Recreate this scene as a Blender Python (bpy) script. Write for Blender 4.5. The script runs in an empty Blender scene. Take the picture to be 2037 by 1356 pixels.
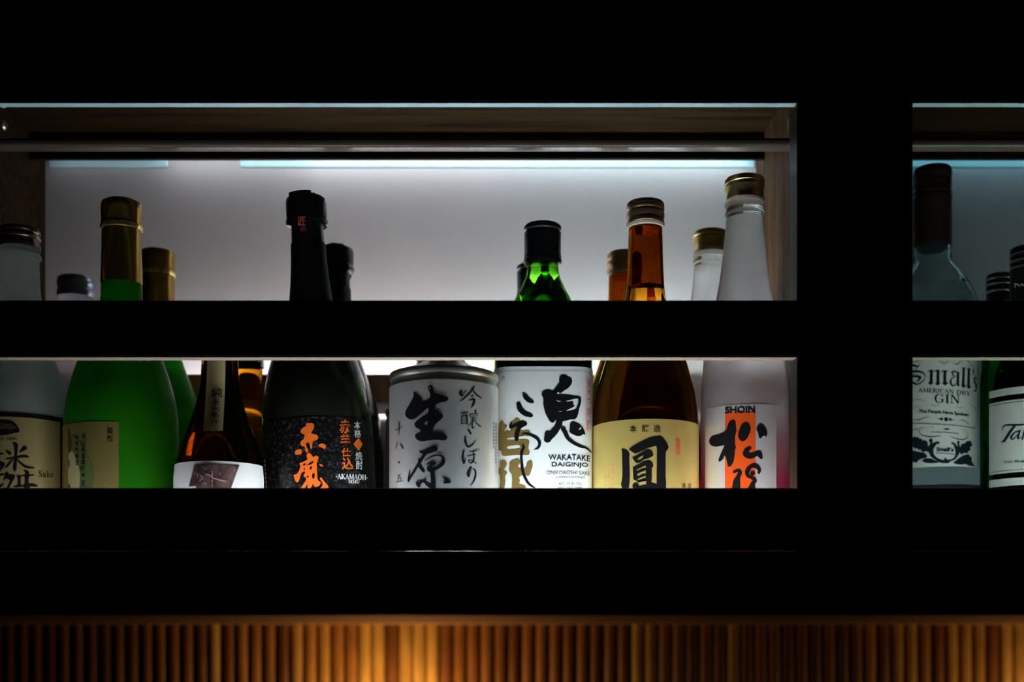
import bpy, bmesh, math, random
from mathutils import Vector, Matrix
from mathutils.geometry import tessellate_polygon

random.seed(7)
scene = bpy.context.scene
COL = scene.collection
EYE = 1.25            # eye height of the camera above the floor (m)
F = 2300.0            # focal length in pixels of the 2037 px wide photograph
CX, HY = 1018.0, 1215.0   # principal column and horizon row of the photograph

# ------------------------------------------------------------------ camera
cam_d = bpy.data.cameras.new('camera')
cam = bpy.data.objects.new('camera', cam_d)
COL.objects.link(cam)
cam.location = (0, 0, EYE)
cam.rotation_euler = (math.radians(90), 0, 0)
cam_d.sensor_width = 36.0
cam_d.lens = F / 2037.0 * 36.0
cam_d.shift_x = 0.0
cam_d.shift_y = (HY - 678.0) / 2037.0
cam_d.clip_start = 0.05
cam_d.dof.use_dof = True
cam_d.dof.focus_distance = 0.845
cam_d.dof.aperture_fstop = 5.0
scene.camera = cam

# ------------------------------------------------------------------ world and exposure
world = bpy.data.worlds.new('world')
scene.world = world
world.use_nodes = True
bg = world.node_tree.nodes['Background']
bg.inputs[0].default_value = (0.6, 0.7, 1.0, 1)
bg.inputs[1].default_value = 0.0006
vs = scene.view_settings
vs.view_transform = 'Standard'
vs.look = 'None'
vs.exposure = 0.0
vs.gamma = 1.0
vs.use_curve_mapping = False

# strengths of the lamps, one low tube in the right bay being added (colour, emission strength)
COOL = (0.80, 0.95, 1.0)
NEUT = (0.93, 0.95, 1.0)
TEAL = (0.30, 0.80, 0.90)
FRONT_SEGMENTS = [(-0.440, -0.335, 5.5, COOL), (-0.333, -0.232, 20.0, NEUT), (-0.230, -0.110, 54.0, NEUT),
                  (-0.108, 0.080, 64.0, COOL), (0.082, 0.226, 58.0, NEUT)]
FRONT_RIGHT = (0.250, 0.640, 42.0, (0.80, 0.94, 0.86))
BACK_SEGMENTS = [(-0.438, -0.330, 6.5, NEUT), (-0.328, -0.200, 26.0, NEUT), (-0.198, 0.000, 56.0, NEUT),
                 (0.002, 0.228, 94.0, COOL)]
BACK_RIGHT_ADDED = (0.250, 0.640, 26.0, (0.72, 0.93, 0.93))  # added tube, brightens the low back of the right bay
TOP_SEGMENTS = [(-0.436, -0.330, 1.2, NEUT), (-0.328, -0.200, 5.5, NEUT), (-0.198, 0.000, 10.0, NEUT), (0.002, 0.224, 10.0, COOL)]
TOP_RIGHT = (0.250, 0.640, 2.5, (0.42, 0.75, 0.90))
WARM = (1.0, 0.55, 0.18)

# ------------------------------------------------------------------ small helpers
def P(px, py, d):
    return Vector(((px - CX) * d / F, d, EYE + (HY - py) * d / F))
def X(px, d): return (px - CX) * d / F
def Z(py, d): return EYE + (HY - py) * d / F

def tag(o, label=None, cat=None, group=None, kind=None):
    if label: o['label'] = label
    if cat: o['category'] = cat
    if group: o['group'] = group
    if kind: o['kind'] = kind
    return o

def empty(name, loc, label, cat, group=None, rot=None):
    o = bpy.data.objects.new(name, None)
    o.empty_display_size = 0.02
    COL.objects.link(o)
    o.location = loc
    if rot: o.rotation_euler = rot
    return tag(o, label, cat, group)

def mesh_obj(name, bm, mat, parent=None, sharp=35, smooth=True):
    me = bpy.data.meshes.new(name)
    if smooth:
        for f in bm.faces: f.smooth = True
    bm.to_mesh(me)
    bm.free()
    me.materials.append(mat)
    if smooth and sharp is not None:
        me.set_sharp_from_angle(angle=math.radians(sharp))
    o = bpy.data.objects.new(name, me)
    COL.objects.link(o)
    if parent is not None: o.parent = parent
    return o

def box_bm(x0, x1, y0, y1, z0, z1, bev=0.0, bm=None, seg=2):
    new = bmesh.new()
    vs_ = [new.verts.new((x, y, z)) for x in (x0, x1) for y in (y0, y1) for z in (z0, z1)]
    for idx in ((0, 1, 3, 2), (4, 6, 7, 5), (0, 4, 5, 1), (2, 3, 7, 6), (0, 2, 6, 4), (1, 5, 7, 3)):
        new.faces.new([vs_[i] for i in idx])
    bmesh.ops.recalc_face_normals(new, faces=new.faces)
    if bev > 0:
        bmesh.ops.bevel(new, geom=list(new.edges), offset=bev, segments=seg, affect='EDGES', profile=0.5)
    if bm is None: return new
    tmp = bpy.data.meshes.new('tmp'); new.to_mesh(tmp); new.free()
    bm.from_mesh(tmp); bpy.data.meshes.remove(tmp)
    return bm

def tube_bm(x0, x1, y, z, r, n=10):
    bm = bmesh.new()
    a = [bm.verts.new((x0, y + r * math.cos(2 * math.pi * i / n), z + r * math.sin(2 * math.pi * i / n))) for i in range(n)]
    b = [bm.verts.new((x1, y + r * math.cos(2 * math.pi * i / n), z + r * math.sin(2 * math.pi * i / n))) for i in range(n)]
    for i in range(n):
        j = (i + 1) % n
        bm.faces.new((a[i], a[j], b[j], b[i]))
    bm.faces.new(a[::-1]); bm.faces.new(b)
    bmesh.ops.recalc_face_normals(bm, faces=bm.faces)
    return bm

# ------------------------------------------------------------------ materials
def new_mat(name):
    m = bpy.data.materials.new(name)
    m.use_nodes = True
    nt = m.node_tree
    nt.nodes.clear()
    out = nt.nodes.new('ShaderNodeOutputMaterial')
    return m, nt, out

def principled(name, col, rough=0.5, metal=0.0, trans=0.0, ior=1.45, coat=0.0, spec=0.5, bump=None, emit=None):
    m, nt, out = new_mat(name)
    p = nt.nodes.new('ShaderNodeBsdfPrincipled')
    p.inputs['Base Color'].default_value = (*col, 1)
    p.inputs['Roughness'].default_value = rough
    p.inputs['Metallic'].default_value = metal
    p.inputs['Transmission Weight'].default_value = trans
    p.inputs['IOR'].default_value = ior
    p.inputs['Coat Weight'].default_value = coat
    p.inputs['Specular IOR Level'].default_value = spec
    if emit:
        p.inputs['Emission Color'].default_value = (*emit[0], 1)
        p.inputs['Emission Strength'].default_value = emit[1]
    if bump:   # (scale xyz, strength, distance, detail)
        tc = nt.nodes.new('ShaderNodeTexCoord')
        mp = nt.nodes.new('ShaderNodeMapping')
        mp.inputs['Scale'].default_value = bump[0]
        nz = nt.nodes.new('ShaderNodeTexNoise')
        nz.inputs['Scale'].default_value = 1.0
        nz.inputs['Detail'].default_value = bump[3]
        b = nt.nodes.new('ShaderNodeBump')
        b.inputs['Strength'].default_value = bump[1]
        b.inputs['Distance'].default_value = bump[2]
        nt.links.new(tc.outputs['Object'], mp.inputs[0])
        nt.links.new(mp.outputs[0], nz.inputs['Vector'])
        nt.links.new(nz.outputs[0], b.inputs['Height'])
        nt.links.new(b.outputs[0], p.inputs['Normal'])
    nt.links.new(p.outputs[0], out.inputs[0])
    return m

def wood(name, c1, c2, scale, rough=0.45, spec=0.4):
    m, nt, out = new_mat(name)
    p = nt.nodes.new('ShaderNodeBsdfPrincipled')
    p.inputs['Roughness'].default_value = rough
    p.inputs['Specular IOR Level'].default_value = spec
    tc = nt.nodes.new('ShaderNodeTexCoord')
    mp = nt.nodes.new('ShaderNodeMapping')
    mp.inputs['Scale'].default_value = scale
    nz = nt.nodes.new('ShaderNodeTexNoise')
    nz.inputs['Scale'].default_value = 1.0
    nz.inputs['Detail'].default_value = 6
    nz.inputs['Roughness'].default_value = 0.65
    r = nt.nodes.new('ShaderNodeValToRGB')
    r.color_ramp.elements[0].position = 0.36
    r.color_ramp.elements[0].color = (*c1, 1)
    r.color_ramp.elements[1].position = 0.66
    r.color_ramp.elements[1].color = (*c2, 1)
    b = nt.nodes.new('ShaderNodeBump')
    b.inputs['Strength'].default_value = 0.25
    b.inputs['Distance'].default_value = 0.0006
    L = nt.links.new
    L(tc.outputs['Object'], mp.inputs[0]); L(mp.outputs[0], nz.inputs['Vector'])
    L(nz.outputs[0], r.inputs[0]); L(r.outputs[0], p.inputs['Base Color'])
    L(nz.outputs[0], b.inputs['Height']); L(b.outputs[0], p.inputs['Normal'])
    L(p.outputs[0], out.inputs[0])
    return m

def frosted(name, col, transl=0.55, rough=0.38, gloss=0.08, ramp=None, see=0.5):
    """etched or coated glass wall; ramp = list of (height above base, colour) for a graded coating"""
    m, nt, out = new_mat(name)
    L = nt.links.new
    d = nt.nodes.new('ShaderNodeBsdfDiffuse')
    t = nt.nodes.new('ShaderNodeBsdfTranslucent')
    g = nt.nodes.new('ShaderNodeBsdfGlossy')
    g.inputs['Roughness'].default_value = rough
    mx = nt.nodes.new('ShaderNodeMixShader'); mx.inputs[0].default_value = transl
    rf = nt.nodes.new('ShaderNodeBsdfRefraction'); rf.inputs['Roughness'].default_value = 0.62; rf.inputs['IOR'].default_value = 1.06
    mr2 = nt.nodes.new('ShaderNodeMixShader'); mr2.inputs[0].default_value = see
    mg = nt.nodes.new('ShaderNodeMixShader')
    lw = nt.nodes.new('ShaderNodeLayerWeight'); lw.inputs['Blend'].default_value = gloss
    if ramp:
        tc = nt.nodes.new('ShaderNodeTexCoord')
        sp = nt.nodes.new('ShaderNodeSeparateXYZ')
        mr = nt.nodes.new('ShaderNodeMapRange')
        h0, h1 = ramp[0][0], ramp[-1][0]
        mr.inputs['From Min'].default_value = h0
        mr.inputs['From Max'].default_value = h1
        cr = nt.nodes.new('ShaderNodeValToRGB')
        els = cr.color_ramp.elements
        for i, (h, c) in enumerate(ramp):
            pos = (h - h0) / (h1 - h0)
            e = els[i] if i < 2 else els.new(pos)
            e.position = pos; e.color = (*c, 1)
        L(tc.outputs['Object'], sp.inputs[0]); L(sp.outputs['Z'], mr.inputs['Value'])
        L(mr.outputs[0], cr.inputs[0])
        L(cr.outputs[0], d.inputs[0]); L(cr.outputs[0], t.inputs[0]); L(cr.outputs[0], rf.inputs[0])
    else:
        d.inputs[0].default_value = (*col, 1)
        t.inputs[0].default_value = (*col, 1)
        rf.inputs[0].default_value = (*col, 1)
    L(d.outputs[0], mx.inputs[1]); L(t.outputs[0], mx.inputs[2])
    L(lw.outputs['Fresnel'], mg.inputs[0]); L(mx.outputs[0], mr2.inputs[1]); L(rf.outputs[0], mr2.inputs[2]); L(mr2.outputs[0], mg.inputs[1]); L(g.outputs[0], mg.inputs[2])
    L(mg.outputs[0], out.inputs[0])
    return m

def glass(name, col, rough=0.02, ior=1.45):
    m, nt, out = new_mat(name)
    g = nt.nodes.new('ShaderNodeBsdfGlass')
    g.inputs['Color'].default_value = (*col, 1)
    g.inputs['Roughness'].default_value = rough
    g.inputs['IOR'].default_value = ior
    nt.links.new(g.outputs[0], out.inputs[0])
    return m

def emitter(name, col, strength):
    m, nt, out = new_mat(name)
    e = nt.nodes.new('ShaderNodeEmission')
    e.inputs[0].default_value = (*col, 1)
    e.inputs[1].default_value = strength
    nt.links.new(e.outputs[0], out.inputs[0])
    return m

def speckled(name, c1, c2, scale, lo, hi, rough, metal, spec=0.5, bump=0.3):
    """printed foil paper with a fleck of two tones"""
    m, nt, out = new_mat(name)
    L = nt.links.new
    p = nt.nodes.new('ShaderNodeBsdfPrincipled')
    p.inputs['Roughness'].default_value = rough
    p.inputs['Metallic'].default_value = metal
    p.inputs['Specular IOR Level'].default_value = spec
    tc = nt.nodes.new('ShaderNodeTexCoord')
    nz = nt.nodes.new('ShaderNodeTexNoise')
    nz.inputs['Scale'].default_value = scale
    nz.inputs['Detail'].default_value = 5
    nz.inputs['Roughness'].default_value = 0.7
    cr = nt.nodes.new('ShaderNodeValToRGB')
    cr.color_ramp.elements[0].position = lo; cr.color_ramp.elements[0].color = (*c1, 1)
    cr.color_ramp.elements[1].position = hi; cr.color_ramp.elements[1].color = (*c2, 1)
    b = nt.nodes.new('ShaderNodeBump')
    b.inputs['Strength'].default_value = bump
    b.inputs['Distance'].default_value = 0.0005
    L(tc.outputs['Object'], nz.inputs['Vector']); L(nz.outputs[0], cr.inputs[0])
    L(cr.outputs[0], p.inputs['Base Color']); L(nz.outputs[0], b.inputs['Height'])
    L(b.outputs[0], p.inputs['Normal']); L(p.outputs[0], out.inputs[0])
    return m

M = {}
M['black_wood'] = wood('black stained wood', (0.0035, 0.0030, 0.0032), (0.0065, 0.0055, 0.0055), (3, 60, 220), 0.42, 0.25)
M['black_wood_v'] = wood('black stained wood upright', (0.0035, 0.0030, 0.0032), (0.0065, 0.0055, 0.0055), (220, 60, 3), 0.42, 0.25)
M['edge'] = principled('bare bottom edge of board', (0.27, 0.22, 0.17), 0.4)
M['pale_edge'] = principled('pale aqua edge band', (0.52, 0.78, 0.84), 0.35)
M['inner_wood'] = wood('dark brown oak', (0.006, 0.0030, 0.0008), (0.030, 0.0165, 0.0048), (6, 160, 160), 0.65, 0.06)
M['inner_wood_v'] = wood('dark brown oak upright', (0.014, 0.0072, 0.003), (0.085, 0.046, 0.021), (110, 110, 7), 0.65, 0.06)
M['moulding'] = principled('satin brown moulding', (0.12, 0.10, 0.08), 0.30, coat=0.3)
M['bar_wood'] = principled('brown back bar', (0.50, 0.28, 0.14), 0.5)
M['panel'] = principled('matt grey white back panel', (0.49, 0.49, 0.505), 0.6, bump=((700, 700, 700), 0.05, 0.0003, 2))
M['panel_dim'] = principled('back panel tinted for dim teal light', (0.34, 0.38, 0.41), 0.5)  # right bay panel, its weak teal light put into the colour
M['shelf'] = principled('pale laminate shelf', (0.62, 0.62, 0.62), 0.35)
M['metal'] = principled('brushed aluminium', (0.70, 0.72, 0.74), 0.35, 1.0)
M['ink'] = principled('black printing ink', (0.005, 0.005, 0.006), 0.5, spec=0.15)
M['navy_ink'] = principled('blue black printing ink', (0.004, 0.013, 0.019), 0.5, spec=0.15)
M['orange_ink'] = principled('orange red ink', (0.78, 0.13, 0.010), 0.5)
M['red_ink'] = principled('red seal ink', (0.75, 0.10, 0.05), 0.55)
M['pale_red_ink'] = principled('pale vermilion seal ink', (0.80, 0.30, 0.14), 0.6)
M['white_ink'] = principled('white ink', (0.85, 0.84, 0.80), 0.5)
M['gold_ink'] = principled('gold brown ink', (0.26, 0.17, 0.045), 0.45, 0.35)
M['brown_print'] = speckled('mottled brown print', (0.040, 0.022, 0.022), (0.16, 0.095, 0.090), 120, 0.4, 0.7, 0.5, 0.0)
M['pink_print'] = principled('pinkish print lines', (0.42, 0.24, 0.21), 0.5)
M['green_print'] = principled('olive green print', (0.10, 0.13, 0.035), 0.5)
M['pale_print'] = principled('pale straw print', (0.48, 0.42, 0.20), 0.5)
M['brown_ink'] = principled('dark brown print', (0.09, 0.045, 0.02), 0.5)
M['tan_label'] = principled('tan label paper', (0.42, 0.34, 0.14), 0.40, 0.55)
M['olive_label'] = principled('olive gold label paper', (0.36, 0.30, 0.09), 0.40, 0.60)
M['gold_label'] = principled('straw gold label paper', (0.74, 0.55, 0.16), 0.40, 0.55)
M['white_label'] = principled('white label paper', (0.78, 0.80, 0.80), 0.5)
M['grey_label'] = principled('grey white label paper', (0.50, 0.55, 0.54), 0.5)
M['silver_label'] = principled('crinkled silver foil paper', (0.82, 0.83, 0.83), 0.40, 0.82, bump=((160, 160, 160), 0.35, 0.0006, 4))
M['pearl_label'] = principled('pearl white label paper', (0.80, 0.78, 0.78), 0.36, 0.60)
M['orange_stripe'] = principled('orange stripe', (0.66, 0.075, 0.006), 0.42, 0.1)
M['black_label'] = speckled('black flecked label', (0.004, 0.004, 0.004), (0.16, 0.155, 0.155), 420, 0.52, 0.80, 0.36, 0.45)
M['strip_label'] = principled('tan neck strip paper', (0.50, 0.40, 0.19), 0.55)
M['clear'] = glass('clear glass', (0.95, 0.98, 0.97))
M['aqua_clear'] = glass('faintly aqua glass', (0.93, 0.99, 0.97))
M['amber'] = glass('amber brown glass', (0.56, 0.27, 0.050))
M['amber_pale'] = glass('warm amber glass', (0.68, 0.41, 0.088))
M['amber_light'] = glass('honey amber glass', (0.80, 0.46, 0.075))
M['green_glass'] = glass('green glass', (0.28, 0.66, 0.11))
M['dark_green_glass'] = glass('deep green glass', (0.03, 0.30, 0.06))
M['frost_white'] = frosted('frosted white glass', (0.97, 1.0, 1.0), 0.80, see=0.55)
M['frost_grey'] = frosted('frosted grey glass', (0.88, 0.97, 0.94), 0.74)
M['frost_pink'] = frosted('frosted pinkish glass', (0.92, 0.86, 0.88), 0.86)
M['frost_green'] = frosted('frosted green glass', (0.055, 0.50, 0.018), 0.60, see=0.35)
M['frost_pinkfoot'] = frosted('frosted white glass fading to pink at the foot', None, 0.70, see=0.55,
                              ramp=[(0.0, (0.85, 0.04, 0.16)), (0.080, (0.93, 0.14, 0.30)), (0.130, (0.97, 0.95, 0.97)), (0.30, (0.98, 1.0, 1.0))])
M['black_glass'] = principled('black green bottle glass', (0.010, 0.013, 0.007), 0.22, spec=0.35)
M['black_cap'] = principled('black cap plastic', (0.008, 0.008, 0.009), 0.28)
M['black_paper'] = principled('black paper', (0.006, 0.006, 0.006), 0.6, spec=0.2)
M['foil_gold'] = principled('crinkled gold foil', (0.50, 0.28, 0.05), 0.24, 0.9, bump=((300, 300, 25), 0.5, 0.0006, 3))
M['foil_gold_bright'] = principled('bright gold foil', (0.95, 0.72, 0.25), 0.25, 0.9, bump=((300, 300, 25), 0.4, 0.0006, 3))
M['brass'] = principled('brass coloured cap', (0.72, 0.58, 0.24), 0.34, 0.95)
M['bronze'] = principled('bronze cap', (0.60, 0.40, 0.22), 0.34, 0.95)
M['dark_brass'] = principled('dark bronze cap', (0.16, 0.12, 0.08), 0.28, 0.9)
M['cap_lip'] = principled('pale plastic cap band', (0.80, 0.70, 0.55), 0.4)
M['steel'] = principled('tin can metal', (0.66, 0.62, 0.55), 0.34, 1.0)
M['olive_metal'] = principled('dull olive metal', (0.22, 0.21, 0.14), 0.38, 0.8)
M['silver_blue'] = principled('blue silver cap', (0.34, 0.42, 0.55), 0.3, 0.9)
M['brown_cap'] = principled('dark brown capsule', (0.018, 0.010, 0.008), 0.30)
M['silver_cap'] = principled('silver ribbed cap', (0.55, 0.52, 0.52), 0.28, 0.9)
M['floor'] = principled('dark floor', (0.03, 0.028, 0.025), 0.5)
M['wall'] = principled('dark painted wall', (0.02, 0.018, 0.017), 0.7)

WALL_Y = 1.752
# ------------------------------------------------------------------ the setting
bm = box_bm(-2.2, 2.6, -1.2, 1.85, -0.05, 0.0)
tag(mesh_obj('floor', bm, M['floor'], smooth=False), kind='structure')
bm = box_bm(-2.2, 2.6, WALL_Y, WALL_Y + 0.06, 0.0, 2.6)
tag(mesh_obj('wall_back', bm, M['wall'], smooth=False), kind='structure')

# ------------------------------------------------------------------ cabinet
DF = 0.76
XL0, XR0 = -0.4438, 0.2320        # inner faces of the left bay
XR1 = 0.2380                      # inner face of the right bay
XE = 0.70                         # end of the right bay
XW = -0.62                        # outer end on the left
BACK = 1.10
SHELF = EYE + 0.0130
FOOT = SHELF + 0.0004
CEIL = EYE + 0.440
TOP = EYE + 0.66
cab = empty('display_cabinet', (0.0, 1.05, Z(1222, DF)),
            'black stained wooden back-bar cabinet with lit bays full of bottles', 'cabinet')
def cpart(name, bm, mat, label=None, smooth=False):
    o = mesh_obj(name, bm, mat, None, smooth=smooth)
    o.parent = cab
    o.matrix_parent_inverse = Matrix.Translation(-cab.location)
    if label: o['label'] = label
    return o
zlint = Z(205, DF); zmr0, zmr1 = Z(710.5, DF), Z(597, DF); zlr0, zlr1 = Z(1094.2, DF), Z(970, DF)
zbb0, zbb1 = Z(1221.5, DF), Z(1096.0, DF)
p_l, p_r = X(1584.5, DF), X(1815, DF)
bm = box_bm(XW, XE, DF, DF + 0.0050, zlint + 0.0012, Z(62, DF), 0.0004)
cpart('header_board', bm, M['black_wood'])
bm = box_bm(XW, XE, DF + 0.0012, DF + 0.0062, Z(61.5, DF), TOP, 0.0004)
cpart('upper_fascia', bm, M['black_wood'])
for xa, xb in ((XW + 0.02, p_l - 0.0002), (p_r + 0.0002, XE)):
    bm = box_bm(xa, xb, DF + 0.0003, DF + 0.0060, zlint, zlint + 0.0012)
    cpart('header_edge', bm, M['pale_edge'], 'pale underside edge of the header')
bm = box_bm(p_l, p_r, DF - 0.0006, DF + 0.020, zbb1, zlint + 0.001, 0.0006)
cpart('post', bm, M['black_wood_v'])
bm = box_bm(XW, XW + 0.06, DF - 0.0006, DF + 0.020, zbb1, zlint + 0.001, 0.0006)
cpart('post', bm, M['black_wood_v'])
for xa, xb in ((XW + 0.06, p_l), (p_r, XE)):
    bm = box_bm(xa, xb, DF, DF + 0.0090, zmr0 + 0.0010, zmr1, 0.0006)
    mr = cpart('middle_rail', bm, M['black_wood'])
    bm = box_bm(xa, xb, DF + 0.0004, DF + 0.0090, zmr0, zmr0 + 0.0010)
    e = mesh_obj('rail_edge', bm, M['edge'], None, smooth=False)
    e.parent = mr
    e['label'] = 'pale underside edge of the middle rail'
    bm = box_bm(xa, xb, DF, DF + 0.012, zlr0, zlr1, 0.0012)
    cpart('lower_rail', bm, M['black_wood'])
bm = box_bm(XW, XE, DF - 0.002, DF + 0.014, zbb0, zbb1, 0.0012)
cpart('bottom_board', bm, M['black_wood'])
bm = box_bm(XW, XE, DF + 0.0142, WALL_Y - 0.001, zbb0 + 0.0004, EYE + 0.007)
cpart('cabinet_floor', bm, M['inner_wood'])
for xa, xb in ((XL0, XR0), (XR1, XE)):
    bm = box_bm(xa, xb, DF + 0.016, BACK, EYE + 0.0071, SHELF)
    cpart('shelf', bm, M['shelf'])
    bm = box_bm(xa - 0.001, xb + 0.001, DF + 0.021, BACK + 0.012, CEIL, CEIL + 0.012)
    cpart('ceiling_panel', bm, M['inner_wood'])
    # square batten along the top of the back
    bm = box_bm(xa, xb, 1.062, 1.067, Z(315.5, 1.062), CEIL - 0.0002, 0.0005)
    cpart('top_batten', bm, M['inner_wood'])
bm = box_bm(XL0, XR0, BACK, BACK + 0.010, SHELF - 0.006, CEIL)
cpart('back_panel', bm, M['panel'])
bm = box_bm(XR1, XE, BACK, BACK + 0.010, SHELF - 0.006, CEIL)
cpart('back_panel', bm, M['panel_dim'])
for xa, xb, mt in ((XL0 - 0.018, XL0, M['inner_wood']), (XR0, XR1, M['inner_wood_v']), (XE - 0.001, XE + 0.017, M['inner_wood'])):  # left panel in darker wood, its shade put into the colour
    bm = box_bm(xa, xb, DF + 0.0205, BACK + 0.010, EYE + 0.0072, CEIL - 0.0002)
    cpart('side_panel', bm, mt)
bm = box_bm(XW, XE, DF + 0.0065, WALL_Y - 0.001, TOP - 0.018, TOP)
cpart('cabinet_top', bm, M['inner_wood'])
# rounded moulding across the bays, behind the posts
for xa, xb in ((XL0 + 0.001, XR0 - 0.0005), (XR1 + 0.0005, XE - 0.002)):
    dm = 0.845
    z0, z1 = Z(290.5, dm), Z(272.5, dm)
    bm = box_bm(xa, xb, dm, dm + 0.012, z0, z1, 0.0022, seg=4)
    cpart('moulding', bm, M['moulding'], smooth=True)
# wooden back bar that hides the wash light
for xa, xb in ((XL0 + 0.0005, XR0 - 0.0005),):
    bm = box_bm(xa, xb, 1.036, 1.046, EYE + 0.1862, Z(744, 1.036), 0.001)
    cpart('back_bar', bm, M['bar_wood'])
# screws in the upper side pieces
for sx, px_, py_ in ((XR0, 1571, 247), (XL0, 8, 249)):
    d_ = abs(sx) * F / abs(px_ - CX)
    c = Vector((sx - math.copysign(0.0008, sx), d_, Z(py_, d_)))
    bm = bmesh.new()
    bmesh.ops.create_cone(bm, cap_ends=True, segments=16, radius1=0.0042, radius2=0.0030, depth=0.0016,
                          matrix=Matrix.Translation(c) @ Matrix.Rotation(math.radians(90), 4, 'Y'))
    cpart('screw', bm, M['metal'], 'pale metal screw head')

# lamps of the cabinet: lit tubes behind the lower rail, behind the back bar and a slim strip at the top
def light_strip(label, segs, y, z, r, group, holder):
    root = empty('light_strip', ((segs[0][0] + segs[-1][1]) / 2, y, z - r), label, 'light strip', group)
    inv = Matrix.Translation(-root.location)
    bm = box_bm(segs[0][0], segs[-1][1], *holder)
    h = mesh_obj('holder', bm, M['metal'], root, smooth=False); h.matrix_parent_inverse = inv
    for i, (xa, xb, s, c) in enumerate(segs):
        o = mesh_obj('lit_tube', tube_bm(xa, xb, y, z, r), emitter('lit tube', c, s), root)
        o.matrix_parent_inverse = inv
    return root
light_strip('lit tube hidden behind the lower rail of the wide bay', FRONT_SEGMENTS, DF + 0.024, EYE + 0.0250, 0.0040, 'lit tubes of the cabinet',
            (DF + 0.019, DF + 0.029, FOOT, EYE + 0.0210))
light_strip('teal lit tube hidden behind the lower rail of the right bay', [FRONT_RIGHT], DF + 0.024, EYE + 0.0250, 0.0040, 'lit tubes of the cabinet',
            (DF + 0.019, DF + 0.029, FOOT, EYE + 0.0210))
light_strip('lit tube hidden behind the brown bar at the back of the wide bay', BACK_SEGMENTS, 1.058, EYE + 0.1900, 0.0040, 'lit tubes of the cabinet',
            (1.0365, 1.086, EYE + 0.1845, EYE + 0.1858))  # holder deepened to block part of the light falling below the bar
light_strip('added dim teal tube low at the back of the right bay', [BACK_RIGHT_ADDED], 1.080, EYE + 0.0210, 0.0040, 'lit tubes of the cabinet',
            (1.076, 1.084, FOOT, EYE + 0.0172))
light_strip('lit tube hidden behind the top batten of the wide bay', TOP_SEGMENTS, 1.079, EYE + 0.4310, 0.0030, 'lit tubes of the cabinet',
            (1.073, 1.085, EYE + 0.4355, EYE + 0.4398))
light_strip('dim blue tube hidden behind the top batten of the right bay', [TOP_RIGHT], 1.079, EYE + 0.4310, 0.0030, 'lit tubes of the cabinet',
            (1.073, 1.085, EYE + 0.4355, EYE + 0.4398))
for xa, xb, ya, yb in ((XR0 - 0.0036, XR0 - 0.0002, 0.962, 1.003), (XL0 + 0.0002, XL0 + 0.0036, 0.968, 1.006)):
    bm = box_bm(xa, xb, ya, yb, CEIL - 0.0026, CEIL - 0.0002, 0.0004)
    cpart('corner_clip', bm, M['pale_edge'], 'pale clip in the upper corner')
# cyan glow painted as an aqua band along the top edge of the back panels, washed by the tubes above
M['aqua_glow'] = principled('cyan glow as colour', (0.50, 0.84, 0.92), 0.35)
M['blue_glow'] = principled('blue glow as colour', (0.34, 0.74, 0.86), 0.35)
for xa, xb, mt in ((X(98, 1.1), X(334, 1.1), M['aqua_glow']), (X(478, 1.1), X(1500, 1.1), M['aqua_glow']), (XR1 + 0.002, XE - 0.004, M['blue_glow'])):
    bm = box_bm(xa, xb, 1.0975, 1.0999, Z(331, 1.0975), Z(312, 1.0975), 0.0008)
    cpart('painted_glow', bm, mt, 'painted cyan glow at the top of the back panel')

# ------------------------------------------------------------------ bamboo wall under the cabinet
DB = 1.700
def bamboo_mat():
    m, nt, out = new_mat('split bamboo slats')
    L = nt.links.new
    p = nt.nodes.new('ShaderNodeBsdfPrincipled')
    p.inputs['Roughness'].default_value = 0.45
    a = nt.nodes.new('ShaderNodeAttribute'); a.attribute_name = 'slat_tone'
    cr = nt.nodes.new('ShaderNodeValToRGB')
    els = cr.color_ramp.elements
    for i, (pos, c) in enumerate(((0.0, (0.13, 0.045, 0.012)), (0.35, (0.26, 0.10, 0.025)), (0.7, (0.42, 0.20, 0.05)), (1.0, (0.62, 0.38, 0.11)))):
        e = els[i] if i < 2 else els.new(pos)
        e.position = pos; e.color = (*c, 1)
    tc = nt.nodes.new('ShaderNodeTexCoord')
    mp = nt.nodes.new('ShaderNodeMapping'); mp.inputs['Scale'].default_value = (60, 60, 14)
    nz = nt.nodes.new('ShaderNodeTexNoise'); nz.inputs['Scale'].default_value = 1.0; nz.inputs['Detail'].default_value = 4
    mix = nt.nodes.new('ShaderNodeMix'); mix.data_type = 'RGBA'; mix.blend_type = 'MULTIPLY'
    mix.inputs['Factor'].default_value = 0.5
    cr2 = nt.nodes.new('ShaderNodeValToRGB')
    cr2.color_ramp.elements[0].position = 0.3; cr2.color_ramp.elements[0].color = (0.35, 0.3, 0.25, 1)
    cr2.color_ramp.elements[1].position = 0.6; cr2.color_ramp.elements[1].color = (1, 1, 1, 1)
    L(a.outputs['Fac'], cr.inputs[0])
    L(tc.outputs['Object'], mp.inputs[0]); L(mp.outputs[0], nz.inputs['Vector']); L(nz.outputs[0], cr2.inputs[0])
    L(cr.outputs[0], mix.inputs['A']); L(cr2.outputs[0], mix.inputs['B'])
    L(mix.outputs['Result'], p.inputs['Base Color']); L(p.outputs[0], out.inputs[0])
    return m
M['bamboo'] = bamboo_mat()
broot = empty('bamboo_panel', (0, DB + 0.04, EYE - 0.60), 'wall panel of upright split bamboo slats below the cabinet', 'wall panel')
binv = Matrix.Translation(-broot.location)
bm = bmesh.new()
lay = bm.faces.layers.float.new('slat_tone')
pitch = 27.4 * DB / F
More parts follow.
